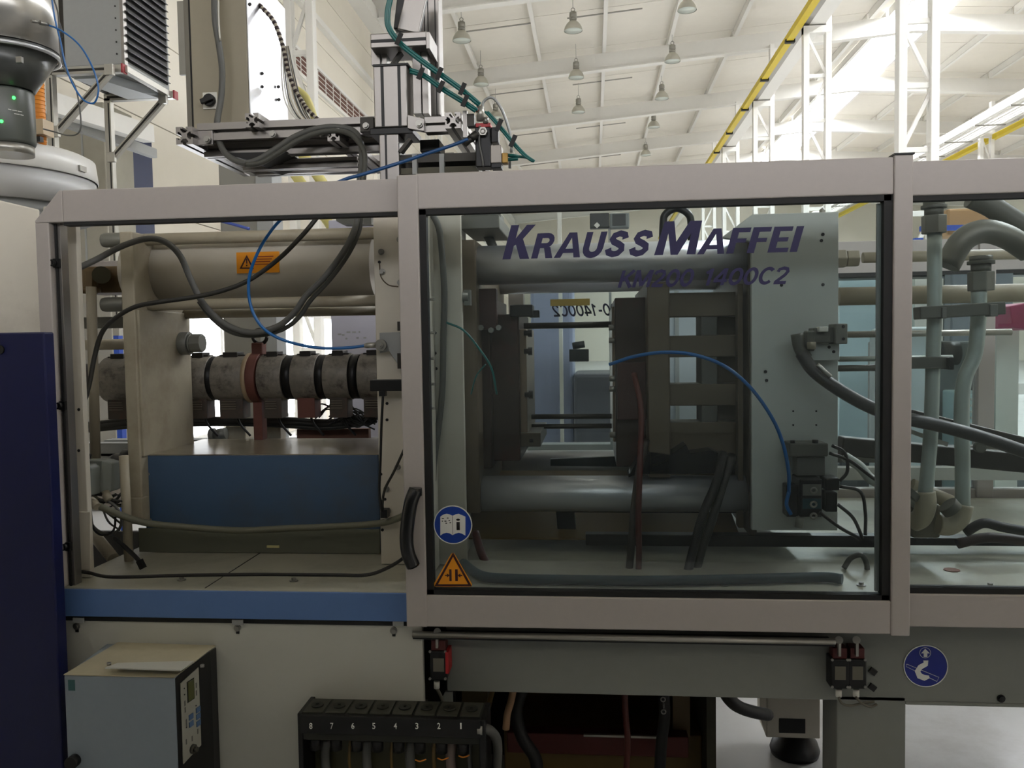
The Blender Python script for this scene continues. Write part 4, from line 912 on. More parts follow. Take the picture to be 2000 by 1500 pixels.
O('plate', M().prism([(xe0, yE, zBt), (xe1, yE, zBt), (xe1, yE, zT), (xe0+.003, yE, zT), (xw_, yE, zw+.004), (xw_, yE, zw), (xe0, yE, zw-.012)], (0, .02, 0)), mat('cover_grey', (182, 186, 180), .5, 0, .05, 12), ep, .002)
for x, y in ((1607, 458), (1607, 556), (1526, 557), (1495, 726), (1497, 743), (1604, 470)): 
    c = P(x, y, yE); O('cover_screw', M().cyl(c, c+V((0, -.003, 0)), .0042, n=12), BLACKM, ep)
for x, y in ((1549, 803), (1594, 803), (1549, 830), (1594, 830)): 
    c = P(x, y, yE); O('cover_screw', M().cyl(c, c+V((0, -.002, 0)), .0025, n=10), BLACKM, ep)
c = P(1606, 412, yE+.01); O('dome_nut', M().lathe(c, (0, 0, 1), [(-.01, .008), (.002, .008), (.006, .004), (.008, .0005)], 16), STEEL, ep)
eb = T('end_platen', 'cream end platen block with rods behind the large cover plate', 'platen', loc(1560, 1000, 2.7))
O('block', M().box((xe0+.01, xe1-.02, 2.40, 3.1, zz(1030, 2.4), zz(440, 2.4))), PB, eb, .005)
# connectors on cover: upper cluster
uc = T('valve_connector', 'grey valve connector cluster where the thick hose leaves the cover plate', 'connector', loc(1600, 660, 2.28))
O('block', B(1632, 632, 1656, 672, 2.25, .07), MATS['nut_grey'], uc, .003)
O('plug', B(1588, 640, 1632, 670, 2.27, .05), mat('plug_grey', (88, 88, 80), .5), uc, .003)
O('plug', B(1600, 638, 1618, 648, 2.25, .03), WHITE, uc, .002)
O('plug', B(1576, 646, 1592, 686, 2.26, .04), MATS['plug_grey'], uc, .004)
O('gland', M().cyl(P(1585, 668, 2.25), P(1585, 682, 2.25), .011, n=16), MATS['rod_beige'], uc)
O('bracket', B(1582, 672, 1640, 704, 2.30, .03), MATS['cover_grey'], uc, .002)
O('elbow', M().tube([P(1556, 652, 2.27), P(1562, 680, 2.27), P(1576, 700, 2.27)], .016, 12), MATS['plug_grey'], uc)
for x, y in ((1647, 638), (1647, 662), (1619, 678), (1628, 687)):
    c = P(x, y, 2.25); O('screw', M().cyl(c, c+V((0, -.003, 0)), .004, n=10), BLACKM, uc)
cable('thick_hose', [(1565, 690, 2.26), (1590, 725, 2.24), (1640, 762, 2.22), (1700, 795, 2.21), (1760, 815, 2.2), (1850, 835, 2.2), (1930, 858, 2.2), (2010, 885, 2.2)], .0165, mat('hose_slate', (58, 58, 56), .45), 'thick slate hose sloping right from the cover plate', 'hose')
O('hose_sleeve', M().tube([P(1596, 712, 2.215), P(1612, 727, 2.21), P(1622, 736, 2.21)], .006, 8), ZINC, uc)
cable('blue_hose', [(1190, 712, 2.3), (1240, 696, 2.28), (1300, 688, 2.26), (1360, 694, 2.25), (1420, 718, 2.24), (1470, 762, 2.24), (1510, 820, 2.24), (1530, 870, 2.24), (1540, 920, 2.24), (1541, 960, 2.25)], .0048, BLUEH, 'thin blue hose arching over to the connector block', 'hose')
cable('teal_hose', [(872, 630, 2.24), (905, 645, 2.24), (935, 680, 2.25), (960, 720, 2.26), (970, 770, 2.28)], .003, TEAL, 'thin teal hose curving down at the left of the window', 'hose')
cable('teal_hose', [(948, 712, 2.26), (930, 735, 2.27), (920, 770, 2.28)], .002, TEAL, 'short thin hose crossing the teal one', 'hose')
cable('grey_hose', [(843, 416, 2.25), (858, 450, 2.25), (865, 520, 2.25), (868, 580, 2.26), (866, 660, 2.27), (864, 760, 2.27), (856, 840, 2.27), (848, 900, 2.26), (846, 940, 2.25)], .0085, GREYH, 'grey hose hanging vertically at the left edge of the window', 'hose')
lc = T('valve_connector', 'dark pneumatic valve block with ports and hoses low on the cover plate', 'valve block', loc(1590, 960, 2.28))
O('manifold', B(1542, 866, 1618, 892, 2.26, .07), MATS['plug_grey'], lc, .004)
O('manifold', B(1556, 892, 1612, 930, 2.28, .05), mat('alu_dim', (112, 112, 106), .4, .4), lc, .003)
O('valve_body', B(1562, 936, 1606, 1010, 2.24, .09), BLACKM, lc, .003)
for y in (958, 985, 1008):
    c = P(1589, y, 2.235); O('port', M().torus(c, (0, 1, 0), .007, .0028, 20, 8), STEEL, lc)
O('valve_face', B(1568, 946, 1604, 968, 2.238, .004), MATS['alu_dim'], lc)
O('valve_face', B(1568, 974, 1604, 994, 2.238, .004), mat('teal_dim', (34, 70, 76), .4), lc)
O('solenoid', B(1612, 934, 1640, 958, 2.24, .06), BLACKM, lc, .003)
O('solenoid', B(1612, 962, 1636, 1000, 2.25, .05), BLACKM, lc, .003)
O('fitting_block', B(1536, 948, 1560, 1010, 2.26, .05), BLACKM, lc, .003)
O('silencer', M().cyl(P(1563, 1010, 2.25), P(1560, 1030, 2.25), .011, n=14), mat('silencer_grey', (130, 130, 120), .5), lc)
O('top_screw', M().cyl(P(1548, 860, 2.27), P(1548, 868, 2.27), .006, n=10).cyl(P(1592, 859, 2.27), P(1592, 868, 2.27), .008, n=10), BLACKM, lc)
hs_ = [((1640, 950), (1680, 960), (1690, 1000), (1690, 1045)), ((1636, 985), (1665, 1010), (1680, 1040), (1684, 1052)), ((1600, 1000), (1640, 1030), (1672, 1048), (1680, 1056)), ((1625, 870), (1650, 885), (1655, 920), (1640, 940)), ((1620, 885), (1660, 900), (1700, 930), (1730, 950))]
for i, h in enumerate(hs_): O('hose', M().tube([P(x, y, 2.24) for x, y in h], .0045, 8), DKH, lc)
cable('white_hose', [(1650, 892, 2.45), (1680, 912, 2.42), (1700, 935, 2.4), (1730, 950, 2.38), (1760, 965, 2.36), (1800, 990, 2.34)], .014, mat('pale_hose', (160, 168, 160), .5), 'pale hose dropping right of the valve block', 'hose')
cable('blue_hose', [(1541, 960, 2.25), (1536, 985, 2.25), (1545, 1005, 2.25)], .005, BLUEH, 'short blue hose stub into the black fitting block', 'hose')
# hoses in the tray
cable('red_hose', [(1238, 730, 2.44), (1252, 800, 2.38), (1250, 900, 2.3), (1247, 1000, 2.28), (1248, 1080, 2.27), (1246, 1140, 2.26)], .0085, REDH, 'dark red water hose hanging down the middle of the window', 'hose', 'water hoses from the mould')
cable('dark_hose', [(1262, 860, 2.42), (1248, 920, 2.36), (1238, 1000, 2.3), (1232, 1080, 2.28), (1226, 1138, 2.27)], .0105, mat('hose_brown', (52, 46, 40), .5), 'brown hose beside the red one, hanging to the tray', 'hose', 'water hoses from the mould')
cable('teal_hose', [(1236, 1040, 2.32), (1230, 1090, 2.3), (1228, 1140, 2.29)], .009, mat('hose_teal_dark', (14, 52, 60), .5), 'dark teal hose end standing in the tray left of the red hose', 'hose', 'water hoses from the mould')
cable('dark_hose', [(1412, 885, 2.4), (1400, 940, 2.34), (1375, 1000, 2.3), (1355, 1070, 2.28), (1338, 1140, 2.26)], .0125, BLACK, 'left of the two thick black hoses slanting to the tray', 'hose', 'water hoses from the mould')
cable('dark_hose', [(1430, 890, 2.42), (1412, 945, 2.36), (1392, 1010, 2.32), (1370, 1075, 2.3), (1352, 1142, 2.28)], .0125, DKH, 'right of the two thick black hoses slanting to the tray', 'hose', 'water hoses from the mould')
cable('red_hose', [(928, 1040, 2.4), (940, 1080, 2.36), (955, 1110, 2.33), (965, 1134, 2.3)], .012, REDH, 'short dark red hose in the tray at the lower left of the window', 'hose', 'water hoses from the mould')
tb_ = []
for x, y in ((905, 1100), (940, 1124), (1000, 1130), (1100, 1132), (1250, 1134), (1400, 1132), (1520, 1129), (1610, 1127), (1645, 1131)):
    p = PZ(x, y, ZB+.014); tb_.append((p.x, p.y, ZB+.0135))
tag(O('teal_hose', M().tube(tb_, .013, 12), mat('hose_teal_dark', (14, 52, 60), .5)), 'long dark teal hose lying on the tray along the window', 'hose')
cable('grey_cable', [(1648, 1110, 2.28), (1662, 1090, 2.28), (1682, 1084, 2.28), (1692, 1100, 2.28), (1694, 1120, 2.28)], .007, GREYH, 'small grey cable loop on the tray behind the lower window corner', 'cable')
# tray, chute and oily bits below
tr = T('chute', 'oily ochre discharge chute and dark rails below the mould', 'chute', loc(1300, 1080, 2.5))
O('chute_plate', M().prism([(xx(900, 2.5), 2.44, zz(1055, 2.44)), (xx(900, 2.5), 2.95, zz(1055, 2.44)+.12), (xx(1440, 2.5), 2.95, zz(1055, 2.44)+.12), (xx(1440, 2.5), 2.44, zz(1055, 2.44))], (0, 0, .004)), OILY, tr)
O('side_rail', M().box((xx(1140, 2.42), xx(1720, 2.42), 2.42, 2.46, zz(1066, 2.42), zz(1044, 2.42))), BLACKM, tr, .002)
O('side_rail', M().box((xx(1095, 2.5), xx(1436, 2.5), 2.49, 2.52, zz(1000, 2.5), zz(984, 2.5))), BLACKM, tr, .002)
O('bracket', M().pp([(1085, 990), (1120, 990), (1126, 1050), (1090, 1050)], 2.5, .05), BLACKM, tr, .002)
O('deflector', M().pp([(1075, 897), (1250, 890), (1250, 912), (1075, 910)], 2.85, .02), mat('deep_teal', (24, 36, 38), .4), tr)

# ================================================================ RIGHT SIDE: toggle hydraulics behind the right guard
def vpipe(name, label, pts, r, mt=PTUBE, grp=None, cat='pipe'):
    return tag(O(name, M().tube([P(*p) for p in pts], r, 18, 5), mt), label, cat, grp)
GP = 'vertical hydraulic pipes'
vpipe('hydraulic_pipe', 'left thick vertical hydraulic pipe in the right window', [(1825, 455, 2.3), (1825, 600, 2.3), (1821, 750, 2.3), (1817, 860, 2.3), (1806, 975, 2.3)], pr(13, 2.3), grp=GP)
vpipe('hydraulic_pipe', 'right thick vertical hydraulic pipe with a bend in the right window', [(1912, 565, 2.34), (1911, 620, 2.34), (1904, 690, 2.34), (1884, 740, 2.34), (1878, 800, 2.34), (1880, 900, 2.34), (1880, 995, 2.34)], pr(13.5, 2.34), grp=GP)
def coup(name, label, x, y0, y1, Y, r):
    t = T(name, label, 'coupling', loc(x, y1, Y), 'pipe couplings in the right window')
    a, b_ = P(x, y0, Y), P(x, y1, Y); d = b_-a
    O('nut', M().cyl(a+d*.45, b_, r, n=6), MATS['nut_grey'], t, .002)
    O('collar', M().cyl(a+d*.22, a+d*.45, r*.75, n=20), MATS['plug_grey'], t)
    O('ring', M().cyl(a+d*.14, a+d*.24, r*1.02, n=24), MATS['plug_grey'], t, .001)
    O('socket', M().cyl(a, a+d*.15, r*.85, n=24), MATS['nut_grey'], t)
coup('pipe_coupling', 'pipe coupling at the top of the left hydraulic pipe', 1824, 392, 456, 2.3, pr(22, 2.3))
coup('pipe_coupling', 'pipe coupling at the top of the right hydraulic pipe', 1916, 500, 568, 2.34, pr(23, 2.34))
sx_ = T('clamp_strap', 'wide grey strap clamp holding both hydraulic pipes', 'clamp', loc(1870, 615, 2.26))
O('strap', M().bar(P(1790, 612, 2.27), P(1956, 602, 2.27), .05, .032, up=(0, 0, 1)), MATS['plug_grey'], sx_, .003)
O('jaw', B(1840, 600, 1850, 622, 2.24, .03), MATS['alu_dim'], sx_, .002)
O('jaw', B(1934, 594, 1950, 618, 2.24, .03), MATS['alu_dim'], sx_, .002)
sx_ = T('clamp_strap', 'smaller strap clamp on the left hydraulic pipe, below the wide one', 'clamp', loc(1830, 705, 2.26))
O('strap', B(1776, 697, 1862, 720, 2.26, .05), MATS['plug_grey'], sx_, .003)
O('jaw', B(1854, 698, 1864, 722, 2.24, .06), BLACKM, sx_, .002)
vpipe('hydraulic_hose', 'thick grey hose arching to the right pipe coupling', [(1850, 520, 2.42), (1880, 470, 2.42), (1920, 452, 2.42), (1965, 462, 2.42), (2010, 490, 2.42)], pr(22, 2.42), MATS['nut_grey'])
vpipe('hydraulic_hose', 'thick grey hose leaving the top right window corner', [(1895, 385, 2.5), (1930, 400, 2.5), (1970, 425, 2.5), (2010, 450, 2.5)], pr(20, 2.5), MATS['plug_grey'])
for i, (x0, x1, y, r, Y, mt, lb) in enumerate(((1637, 2050, 575, 17, 2.75, CREAMD, 'thick cream cylinder behind the window posts'), (1650, 1975, 651, 6, 2.55, ZINC, 'thin bright rod right of the valve connector'), (1630, 1860, 700, 5, 2.5, PTUBE, 'thin pipe feeding the smaller strap clamp'), (1630, 1720, 719, 6, 2.5, MATS['plug_grey'], 'lower dark pipe just under the thin one'), (1685, 2050, 499, 10, 2.8, CREAMD, 'cream rod above the thick cylinder'))):
    z = P((x0+x1)/2, y, Y).z; tag(O('cross_rod', M().cyl((P(x0, y, Y).x, Y, z), (P(x1, y, Y).x, Y, z), pr(r, Y), n=24), mt), lb, 'rod')
rn_ = T('rod_nut', 'dull hexagon nut on the tie bar end right of the cover plate', 'nut', loc(1660, 502, 2.55))
z = P(1660, 502, 2.5).z
O('nut', M().cyl((P(1640, 502, 2.5).x, 2.55, z), (P(1661, 502, 2.5).x, 2.55, z), pr(19, 2.5), n=6), MATS['rod_beige'], rn_, .003)
O('nut', M().cyl((P(1662, 502, 2.5).x, 2.55, z), (P(1687, 502, 2.5).x, 2.55, z), pr(17, 2.5), n=6), MATS['rod_beige'], rn_, .003)
cy_ = T('toggle_arm', 'dark sloping toggle arm crossing the right window', 'arm', loc(1900, 880, 2.4))
O('arm', M().bar(P(1640, 870, 2.6), P(2020, 905, 2.6), .06, .055, up=(0, 0, 1)), mat('arm_dark', (66, 64, 60), .4, .3), cy_, .004)
O('arm', M().bar(P(1780, 812, 2.45), P(2040, 876, 2.45), .03, .035, up=(0, 0, 1)), MATS['arm_dark'], cy_, .004)
c = P(1910, 873, 2.42); O('pin', M().cyl(c, c+V((0, -.02, 0)), .014, n=20), MATS['plug_grey'], cy_)
O('stay', M().bar(P(1776, 842, 2.5), P(1850, 868, 2.5), .012, .012), ZINC, cy_)
O('stay', M().bar(P(1912, 858, 2.42), P(1966, 878, 2.42), .012, .006), ZINC, cy_)
el = T('elbow_fitting', 'cream cast elbow fittings where the pipes meet the bed', 'fitting', loc(1830, 1030, 2.3))
O('elbow', M().tube([P(1806, 960, 2.3), P(1808, 985, 2.3), P(1800, 1010, 2.32), P(1784, 1020, 2.34)], .026, 16), CREAMD, el)
O('elbow', M().tube([P(1880, 985, 2.34), P(1872, 1012, 2.34), P(1852, 1026, 2.34), P(1832, 1024, 2.34)], .027, 16), CREAMD, el)
O('flange', M().cyl(P(1862, 998, 2.3), P(1850, 985, 2.3), .026, n=20), MATS['plug_grey'], el, .002)
O('flange', M().cyl(P(1786, 960, 2.3), P(1776, 970, 2.3), .022, n=20), MATS['plug_grey'], el, .002)
O('block', B(1782, 985, 1838, 1052, 2.36, .12), mat('cast_grey', (112, 108, 94), .5, .1, .2), el, .008)
O('side_tube', M().cyl(P(1780, 948, 2.42), P(1866, 985, 2.42), .02, n=18), CREAMD, el)
vpipe('lying_hose', 'black hoses lying on the bed at the right edge', [(1885, 1040, 2.35), (1920, 1022, 2.35), (1960, 1030, 2.35), (2020, 1040, 2.35)], .013, BLACK, None, 'hose')
vpipe('lying_hose', 'dark red and black hose behind the elbow fittings', [(1870, 1062, 2.4), (1930, 1050, 2.4), (2020, 1058, 2.4)], .014, mat('hose_darkred', (44, 24, 22), .5), None, 'hose')
tag(O('drip_ledge', M().box((P(1640, 1060, 2.4).x, 3.2, 2.45, 2.5, zz(1066, 2.42), zz(1052, 2.42))), BLACKM), 'black ledge along the bed behind the elbow fittings', 'ledge')
bx = tag(O('rear_beam', M().box((P(1640, 700, 2.9).x, 3.2, 2.95, 3.0, P(1700, 938, 2.95).z, P(1700, 914, 2.95).z)), MATS['cover_grey']), 'pale horizontal beam behind the toggle arm', 'beam')
tag(O('rear_beam', M().box((P(1640, 700, 2.9).x, 3.2, 3.05, 3.1, P(1700, 912, 2.95).z, P(1700, 880, 2.95).z)), MATS['plug_grey']), 'dim grey beam behind the pale horizontal one', 'beam')
# rust stain flakes on bed
tag(O('oil_residue', M().cyl((P(1885, 1114, 2.2).x, PZ(1885, 1114, ZB).y, ZB), (P(1885, 1114, 2.2).x, PZ(1885, 1114, ZB).y, ZB+.002), .02, n=9), mat('rust_spot', (120, 70, 50), .6)), 'small rusty patch on the pale bed at the right', 'residue')

# ================================================================ UNDER THE MACHINE
ft = T('levelling_foot', 'cream rear machine foot on a dark round levelling mount', 'foot', loc(1545, 1480, 3.1))
YL = 3.1
O('foot_box', M().box((P(1497, 1400, YL).x, P(1602, 1400, YL).x, YL, YL+.18, P(1550, 1442, YL).z, P(1550, 1330, YL).z)), CREAM, ft, .004)
O('foot_gusset', M().pp([(1484, 1340), (1497, 1340), (1497, 1440), (1484, 1400)], YL, .02), CREAM, ft)
O('slot', B(1522, 1404, 1573, 1432, YL-.002, .003), BLACK, ft)
c = P(1552, 1462, YL+.08)
zf_ = 0
O('rubber_mount', M().lathe((c.x, c.y, 0), (0, 0, 1), [(0, .001), (0, .085), (.02, .09), (.05, .08), (.075, .06), (.09, .05), (.09, .001)], 28), BLACKM, ft)
O('spindle', M().cyl((c.x, c.y, .08), (c.x, c.y, P(1550, 1442, YL).z), .025, n=20), BLACKM, ft)
O('nut', M().cyl((c.x-.0, c.y, .09), (c.x, c.y, .12), .05, n=6), MATS['plug_grey'], ft)
cable('corrugated_hose', [(1410, 1340, 2.6), (1422, 1362, 2.62), (1442, 1380, 2.66), (1470, 1390, 2.72), (1500, 1396, 2.8)], .02, BLACK, 'black corrugated hose above the bright floor left of the foot', 'hose')
ot = T('oil_tank', 'dark oil tank with a red frame under the machine', 'tank', (0, 2.7, 0))
def uw(x, y, Y): return P(x, y, Y)
O('red_frame', M().box((uw(990, 1440, 2.5).x, uw(1345, 1440, 2.5).x, 2.5, 2.55, P(1180, 1476, 2.5).z, P(1180, 1436, 2.5).z)), mat('frame_red', (76, 22, 18), .5, .1, .2, 20), ot, .003)
O('frame_edge', M().box((uw(1140, 1440, 2.5).x, uw(1285, 1440, 2.5).x, 2.49, 2.5, P(1180, 1437, 2.5).z, P(1180, 1433, 2.5).z)), ZINC, ot)
O('tank_body', M().box((uw(980, 1440, 2.5).x, uw(1368, 1440, 2.6).x, 2.56, 3.0, .05, P(1180, 1432, 2.56).z)), OILY, ot, .004)
O('cross_wall', M().box((-2.2, uw(960, 1440, 2.5).x, 2.4, 2.42, 0, .5)), DARKS, ot)
O('tank_wall', M().box((uw(1368, 1440, 2.6).x, uw(1385, 1440, 2.6).x, 2.45, 3.1, 0, ZB-.2)), mat('wall_mottled', (52, 50, 34), .6, 0, .4, 40), ot)
O('back_wall', M().box((-2.2, uw(1385, 1440, 2.9).x, 3.1, 3.12, 0, ZB-.1)), BLACKM, ot)
O('ochre_door', M().box((uw(1318, 1400, 2.5).x, uw(1352, 1400, 2.5).x, 2.56, 2.58, P(1330, 1440, 2.56).z, P(1330, 1350, 2.56).z)), mat('ochre_panel', (112, 92, 60), .5), ot)
O('ochre_door', M().box((uw(905, 1400, 2.4).x, uw(955, 1400, 2.4).x, 2.38, 2.4, P(930, 1424, 2.4).z, P(930, 1340, 2.4).z)), mat('ochre_panel2', (84, 72, 40), .5), ot)
vpipe('under_hose', 'tan hose hanging under the beam right of the manifold', [(1003, 1345, 2.3), (998, 1370, 2.3), (991, 1395, 2.3), (988, 1424, 2.3)], .01, mat('tan_hose', (168, 132, 98), .5), 'hoses under the bed beam', 'hose')
vpipe('under_hose', 'red hose hanging in front of the oil tank', [(1220, 1345, 2.35), (1222, 1400, 2.35), (1226, 1450, 2.35), (1222, 1520, 2.35)], .009, REDH, 'hoses under the bed beam', 'hose')
vpipe('under_hose', 'thick black hose hanging in front of the red frame, right side', [(1296, 1345, 2.4), (1298, 1400, 2.4), (1292, 1450, 2.4), (1288, 1520, 2.4)], .016, BLACK, 'hoses under the bed beam', 'hose')
vpipe('under_hose', 'black hose curving over the left end of the red frame', [(1020, 1345, 2.35), (1008, 1390, 2.35), (1020, 1440, 2.35), (1045, 1480, 2.35), (1050, 1520, 2.35)], .018, BLACK, 'hoses under the bed beam', 'hose')
vpipe('under_hose', 'ochre hose slanting beside the tan hose', [(962, 1345, 2.32), (954, 1380, 2.32), (945, 1420, 2.32), (940, 1500, 2.32)], .008, OILY, 'hoses under the bed beam', 'hose')
tag(O('chain', M().torus(P(1295, 1366, 2.33), (0, 1, 0), .006, .002, 12, 6).torus(P(1296, 1378, 2.33), (1, 0, 0), .006, .002, 12, 6).torus(P(1296, 1390, 2.33), (0, 1, 0), .006, .002, 12, 6), STEEL), 'short steel chain hanging before the thick black hose', 'chain')

# ================================================================ TOP: material dryer, tank
YTK = 3.0
tk = T('storage_tank', 'large light grey round tank with a lid at the left edge', 'tank', loc(-20, 390, YTK))
RT = .37
cx = P(160, 340, YTK).x-RT; z0, z1, z2 = P(60, 396, YTK).z, P(100, 345, YTK).z, P(100, 305, YTK).z
O('tank_body', M().cyl((cx, YTK, z0-.02), (cx, YTK, z1), RT*.985, n=64), mat('tank_grey', (178, 178, 176), .4, 0, .04, 10), tk)
O('lid', M().lathe((cx, YTK, z1), (0, 0, 1), [(-.004, RT), (0, RT+.003), (z2-z1, RT-.006), (z2-z1+.012, RT-.03), (z2-z1+.02, .1), (z2-z1+.02, .001)], 64), mat('tank_lid', (216, 214, 208), .35, 0, .03, 10), tk)
O('base_ring', M().cyl((cx, YTK, z0-.06), (cx, YTK, z0-.02), RT*.93, n=48), GREYP, tk)
c = P(158, 330, YTK); O('lid_latch', M().box((c.x-.01, c.x+.01, YTK-.02, YTK+.02, c.z-.01, c.z+.01)), STEEL, tk)
hl = T('hopper_loader', 'steel vacuum hopper loader with dark cone and green lamps at the left edge', 'hopper loader', loc(15, 285, 2.3))
YH = 2.4
def hz(y): return P(30, y+(17 if y < 165 else 3), YH).z
hx = P(14, 150, YH).x; R_ = P(99, 50, YH).x-hx
O('steel_drum', M().cyl((hx, YH, hz(82)), (hx, YH, hz(-60)), R_, n=48), mat('drum_steel', (186, 184, 178), .3, .75, .04, 6), hl)
O('rim_ring', M().torus((hx, YH, hz(92)), (0, 0, 1), R_, .006, 48, 8), CHROME, hl)
O('cone', M().cyl((hx, YH, hz(160)), (hx, YH, hz(84)), pr(50, YH), R_*.99, n=48), mat('cone_grey', (72, 74, 72), .3, .1, .04), hl)
O('control_head', M().cyl((hx, YH, hz(282)), (hx, YH, hz(160)), pr(48, YH), n=48), mat('head_grey', (84, 88, 82), .35, 0, .04), hl, .01)
O('outlet', M().cyl((hx, YH, hz(300)), (hx, YH, hz(282)), pr(44, YH), n=32), ZINC, hl)
for x, y in ((1, 190), (48, 200), (33, 248)):
    p0 = P(x, y, YH); a = math.asin(max(-.99, min(.99, (p0.x-hx)/pr(48, YH)))); c = V((hx+pr(48, YH)*math.sin(a), YH-pr(48, YH)*math.cos(a), p0.z-.00))
    O('green_lamp', M().cyl(c+V((-math.sin(a)*.004, .004, 0)), c+V((math.sin(a)*.003, -.003, 0)), .0045, n=14), LEDG, hl)
for x, y in ((36, 116),): 
    c = P(x, y, YH-R_*.92); O('badge', M().box((c.x-.008, c.x+.008, c.y, c.y+.01, c.z-.008, c.z+.008)), STEEL, hl)
cp_m = M()
for k, (x0, x1, y) in enumerate(((16, 22, 213), (24, 33, 215), (35, 43, 217), (28, 38, 222), (40, 46, 224))):
    p0, p1 = P(x0, y, YH-pr(46, YH)), P(x1, y+1.5, YH-pr(44, YH)); cp_m.bar(p0, p1, .003, .0015)
O('caption_lines', cp_m, SWHITE, hl)
oc = T('orange_duct', 'orange ribbed duct standing behind the hopper loader', 'duct', loc(70, 300, 2.85))
xo0, xo1 = P(58, 230, 2.85).x, P(80, 230, 2.85).x
O('duct', M().cyl(((xo0+xo1)/2, 2.87, P(70, 300, 2.85).z), ((xo0+xo1)/2, 2.87, P(70, 150, 2.85).z), (xo1-xo0)/2, n=20), ORANGE, oc)
for k in range(18):
    z = P(70, 298-k*8, 2.85).z; O('rib', M().torus(((xo0+xo1)/2, 2.87, z), (0, 0, 1), (xo1-xo0)/2, .0018, 20, 6), ORANGE, oc)
O('latch_knob', B(64, 266, 78, 276, 2.82, .02), BLACKM, oc)
O('collar', B(56, 232, 84, 262, 2.83, .06), mat('clear_collar', (190, 170, 140), .3), oc)
cable('blue_hose', [(92, 48, 2.3), (120, 60, 2.3), (155, 88, 2.3), (180, 130, 2.3), (192, 170, 2.3), (188, 195, 2.3), (178, 202, 2.3), (160, 192, 2.3), (140, 160, 2.3), (126, 120, 2.3), (118, 80, 2.3), (108, 40, 2.3), (100, -10, 2.3)], .0025, BLUEH, 'thin blue hose loop hanging from the hopper loader', 'hose')
cable('grey_cable', [(104, -5, 2.32), (114, 30, 2.32), (117, 90, 2.32), (124, 130, 2.32), (145, 165, 2.32), (154, 200, 2.32), (158, 245, 2.32), (150, 262, 2.32), (130, 264, 2.34), (108, 258, 2.4), (85, 252, 2.5)], .0022, GREYH, 'thin pale cable loop right of the hopper loader', 'cable')
tag(O('hose_fitting', M().cyl(P(61, 41, 2.25), P(78, 44, 2.28), .004, n=10).cyl(P(78, 44, 2.28), P(94, 49, 2.3), .006, n=10), STEEL), 'steel fitting joining the blue hose to the drum', 'fitting')
tag(O('cable_bundle', M().tube([P(70, -10, 2.6), P(88, 20, 2.6), P(104, 45, 2.6), P(112, 70, 2.6)], .02, 10), BLACK), 'black ribbed cable bundle at the top left behind the drum', 'cable')
# ---- air cooler on strut frame
YF1 = 4.6; xa_ = P(240, 60, YF1).x
ac = T('cooler_unit', 'grey air cooler cabinet with black louvres on the top left strut frame', 'cooler', loc(240, 130, YF1))
zb_c = P(240, 126, YF1).z; YF2 = YF1*(1160-240)/(1160-333.)
xl_ = P(124, 60, YF1).x
O('cabinet', M().box((xl_, xa_-.002, YF1, YF2, zb_c, zb_c+1.3)), GREYP, ac, .006)
O('louvre_back', M().box((xa_-.002, xa_+.004, YF1+.02, YF2-.03, zb_c+.03, zb_c+1.3)), BLACK, ac)
for k in range(28):
    z = zb_c+.04+k*.043; O('louvre_slat', M().prism([(xa_+.004, YF1+.02, z), (xa_+.022, YF1+.02, z-.006), (xa_+.022, YF1+.02, z-.001), (xa_+.004, YF1+.02, z+.006)], (0, YF2-YF1-.05, 0)), mat('slat_dark', (52, 50, 48), .4, .4), ac)
for k in range(9):
    for dx in (0,): 
        c = V((xa_-.04, YF1, zb_c+.06+k*.065)); O('perforation', M().cyl(c+V((0, .001, 0)), c+V((0, -.002, 0)), .005, n=10), BLACK, ac)
O('corner_strip', M().box((xa_-.012, xa_+.006, YF1-.004, YF1+.03, zb_c, zb_c+1.3)), ALU, ac)
O('side_panel', M().box((P(100, 60, YF1).x, xl_, YF1+.05, YF2, zb_c+.0, zb_c+1.3)), DARKS, ac)
O('drip_tray', M().prism([(xl_+.02, YF1+.05, zb_c-.002), (xa_-.2, YF1+.05, zb_c-.002), (xa_-.05, YF2-.05, zb_c-.002), (xl_+.1, YF2-.05, zb_c-.002)], (0, 0, -.05)), mat('tray_white', (206, 212, 216), .4, 0, .04, 10), ac)
sf = T('strut_frame', 'galvanised strut channel brackets with diagonal braces carrying the cooler', 'bracket', loc(225, 340, YF1))
def strut(a, b_, w=.041, nm='strut'):
    m = M().bar(a, b_, w, w); O(nm, m, ZINC, sf, .001)
    d = (V(b_)-V(a)); 
    return m
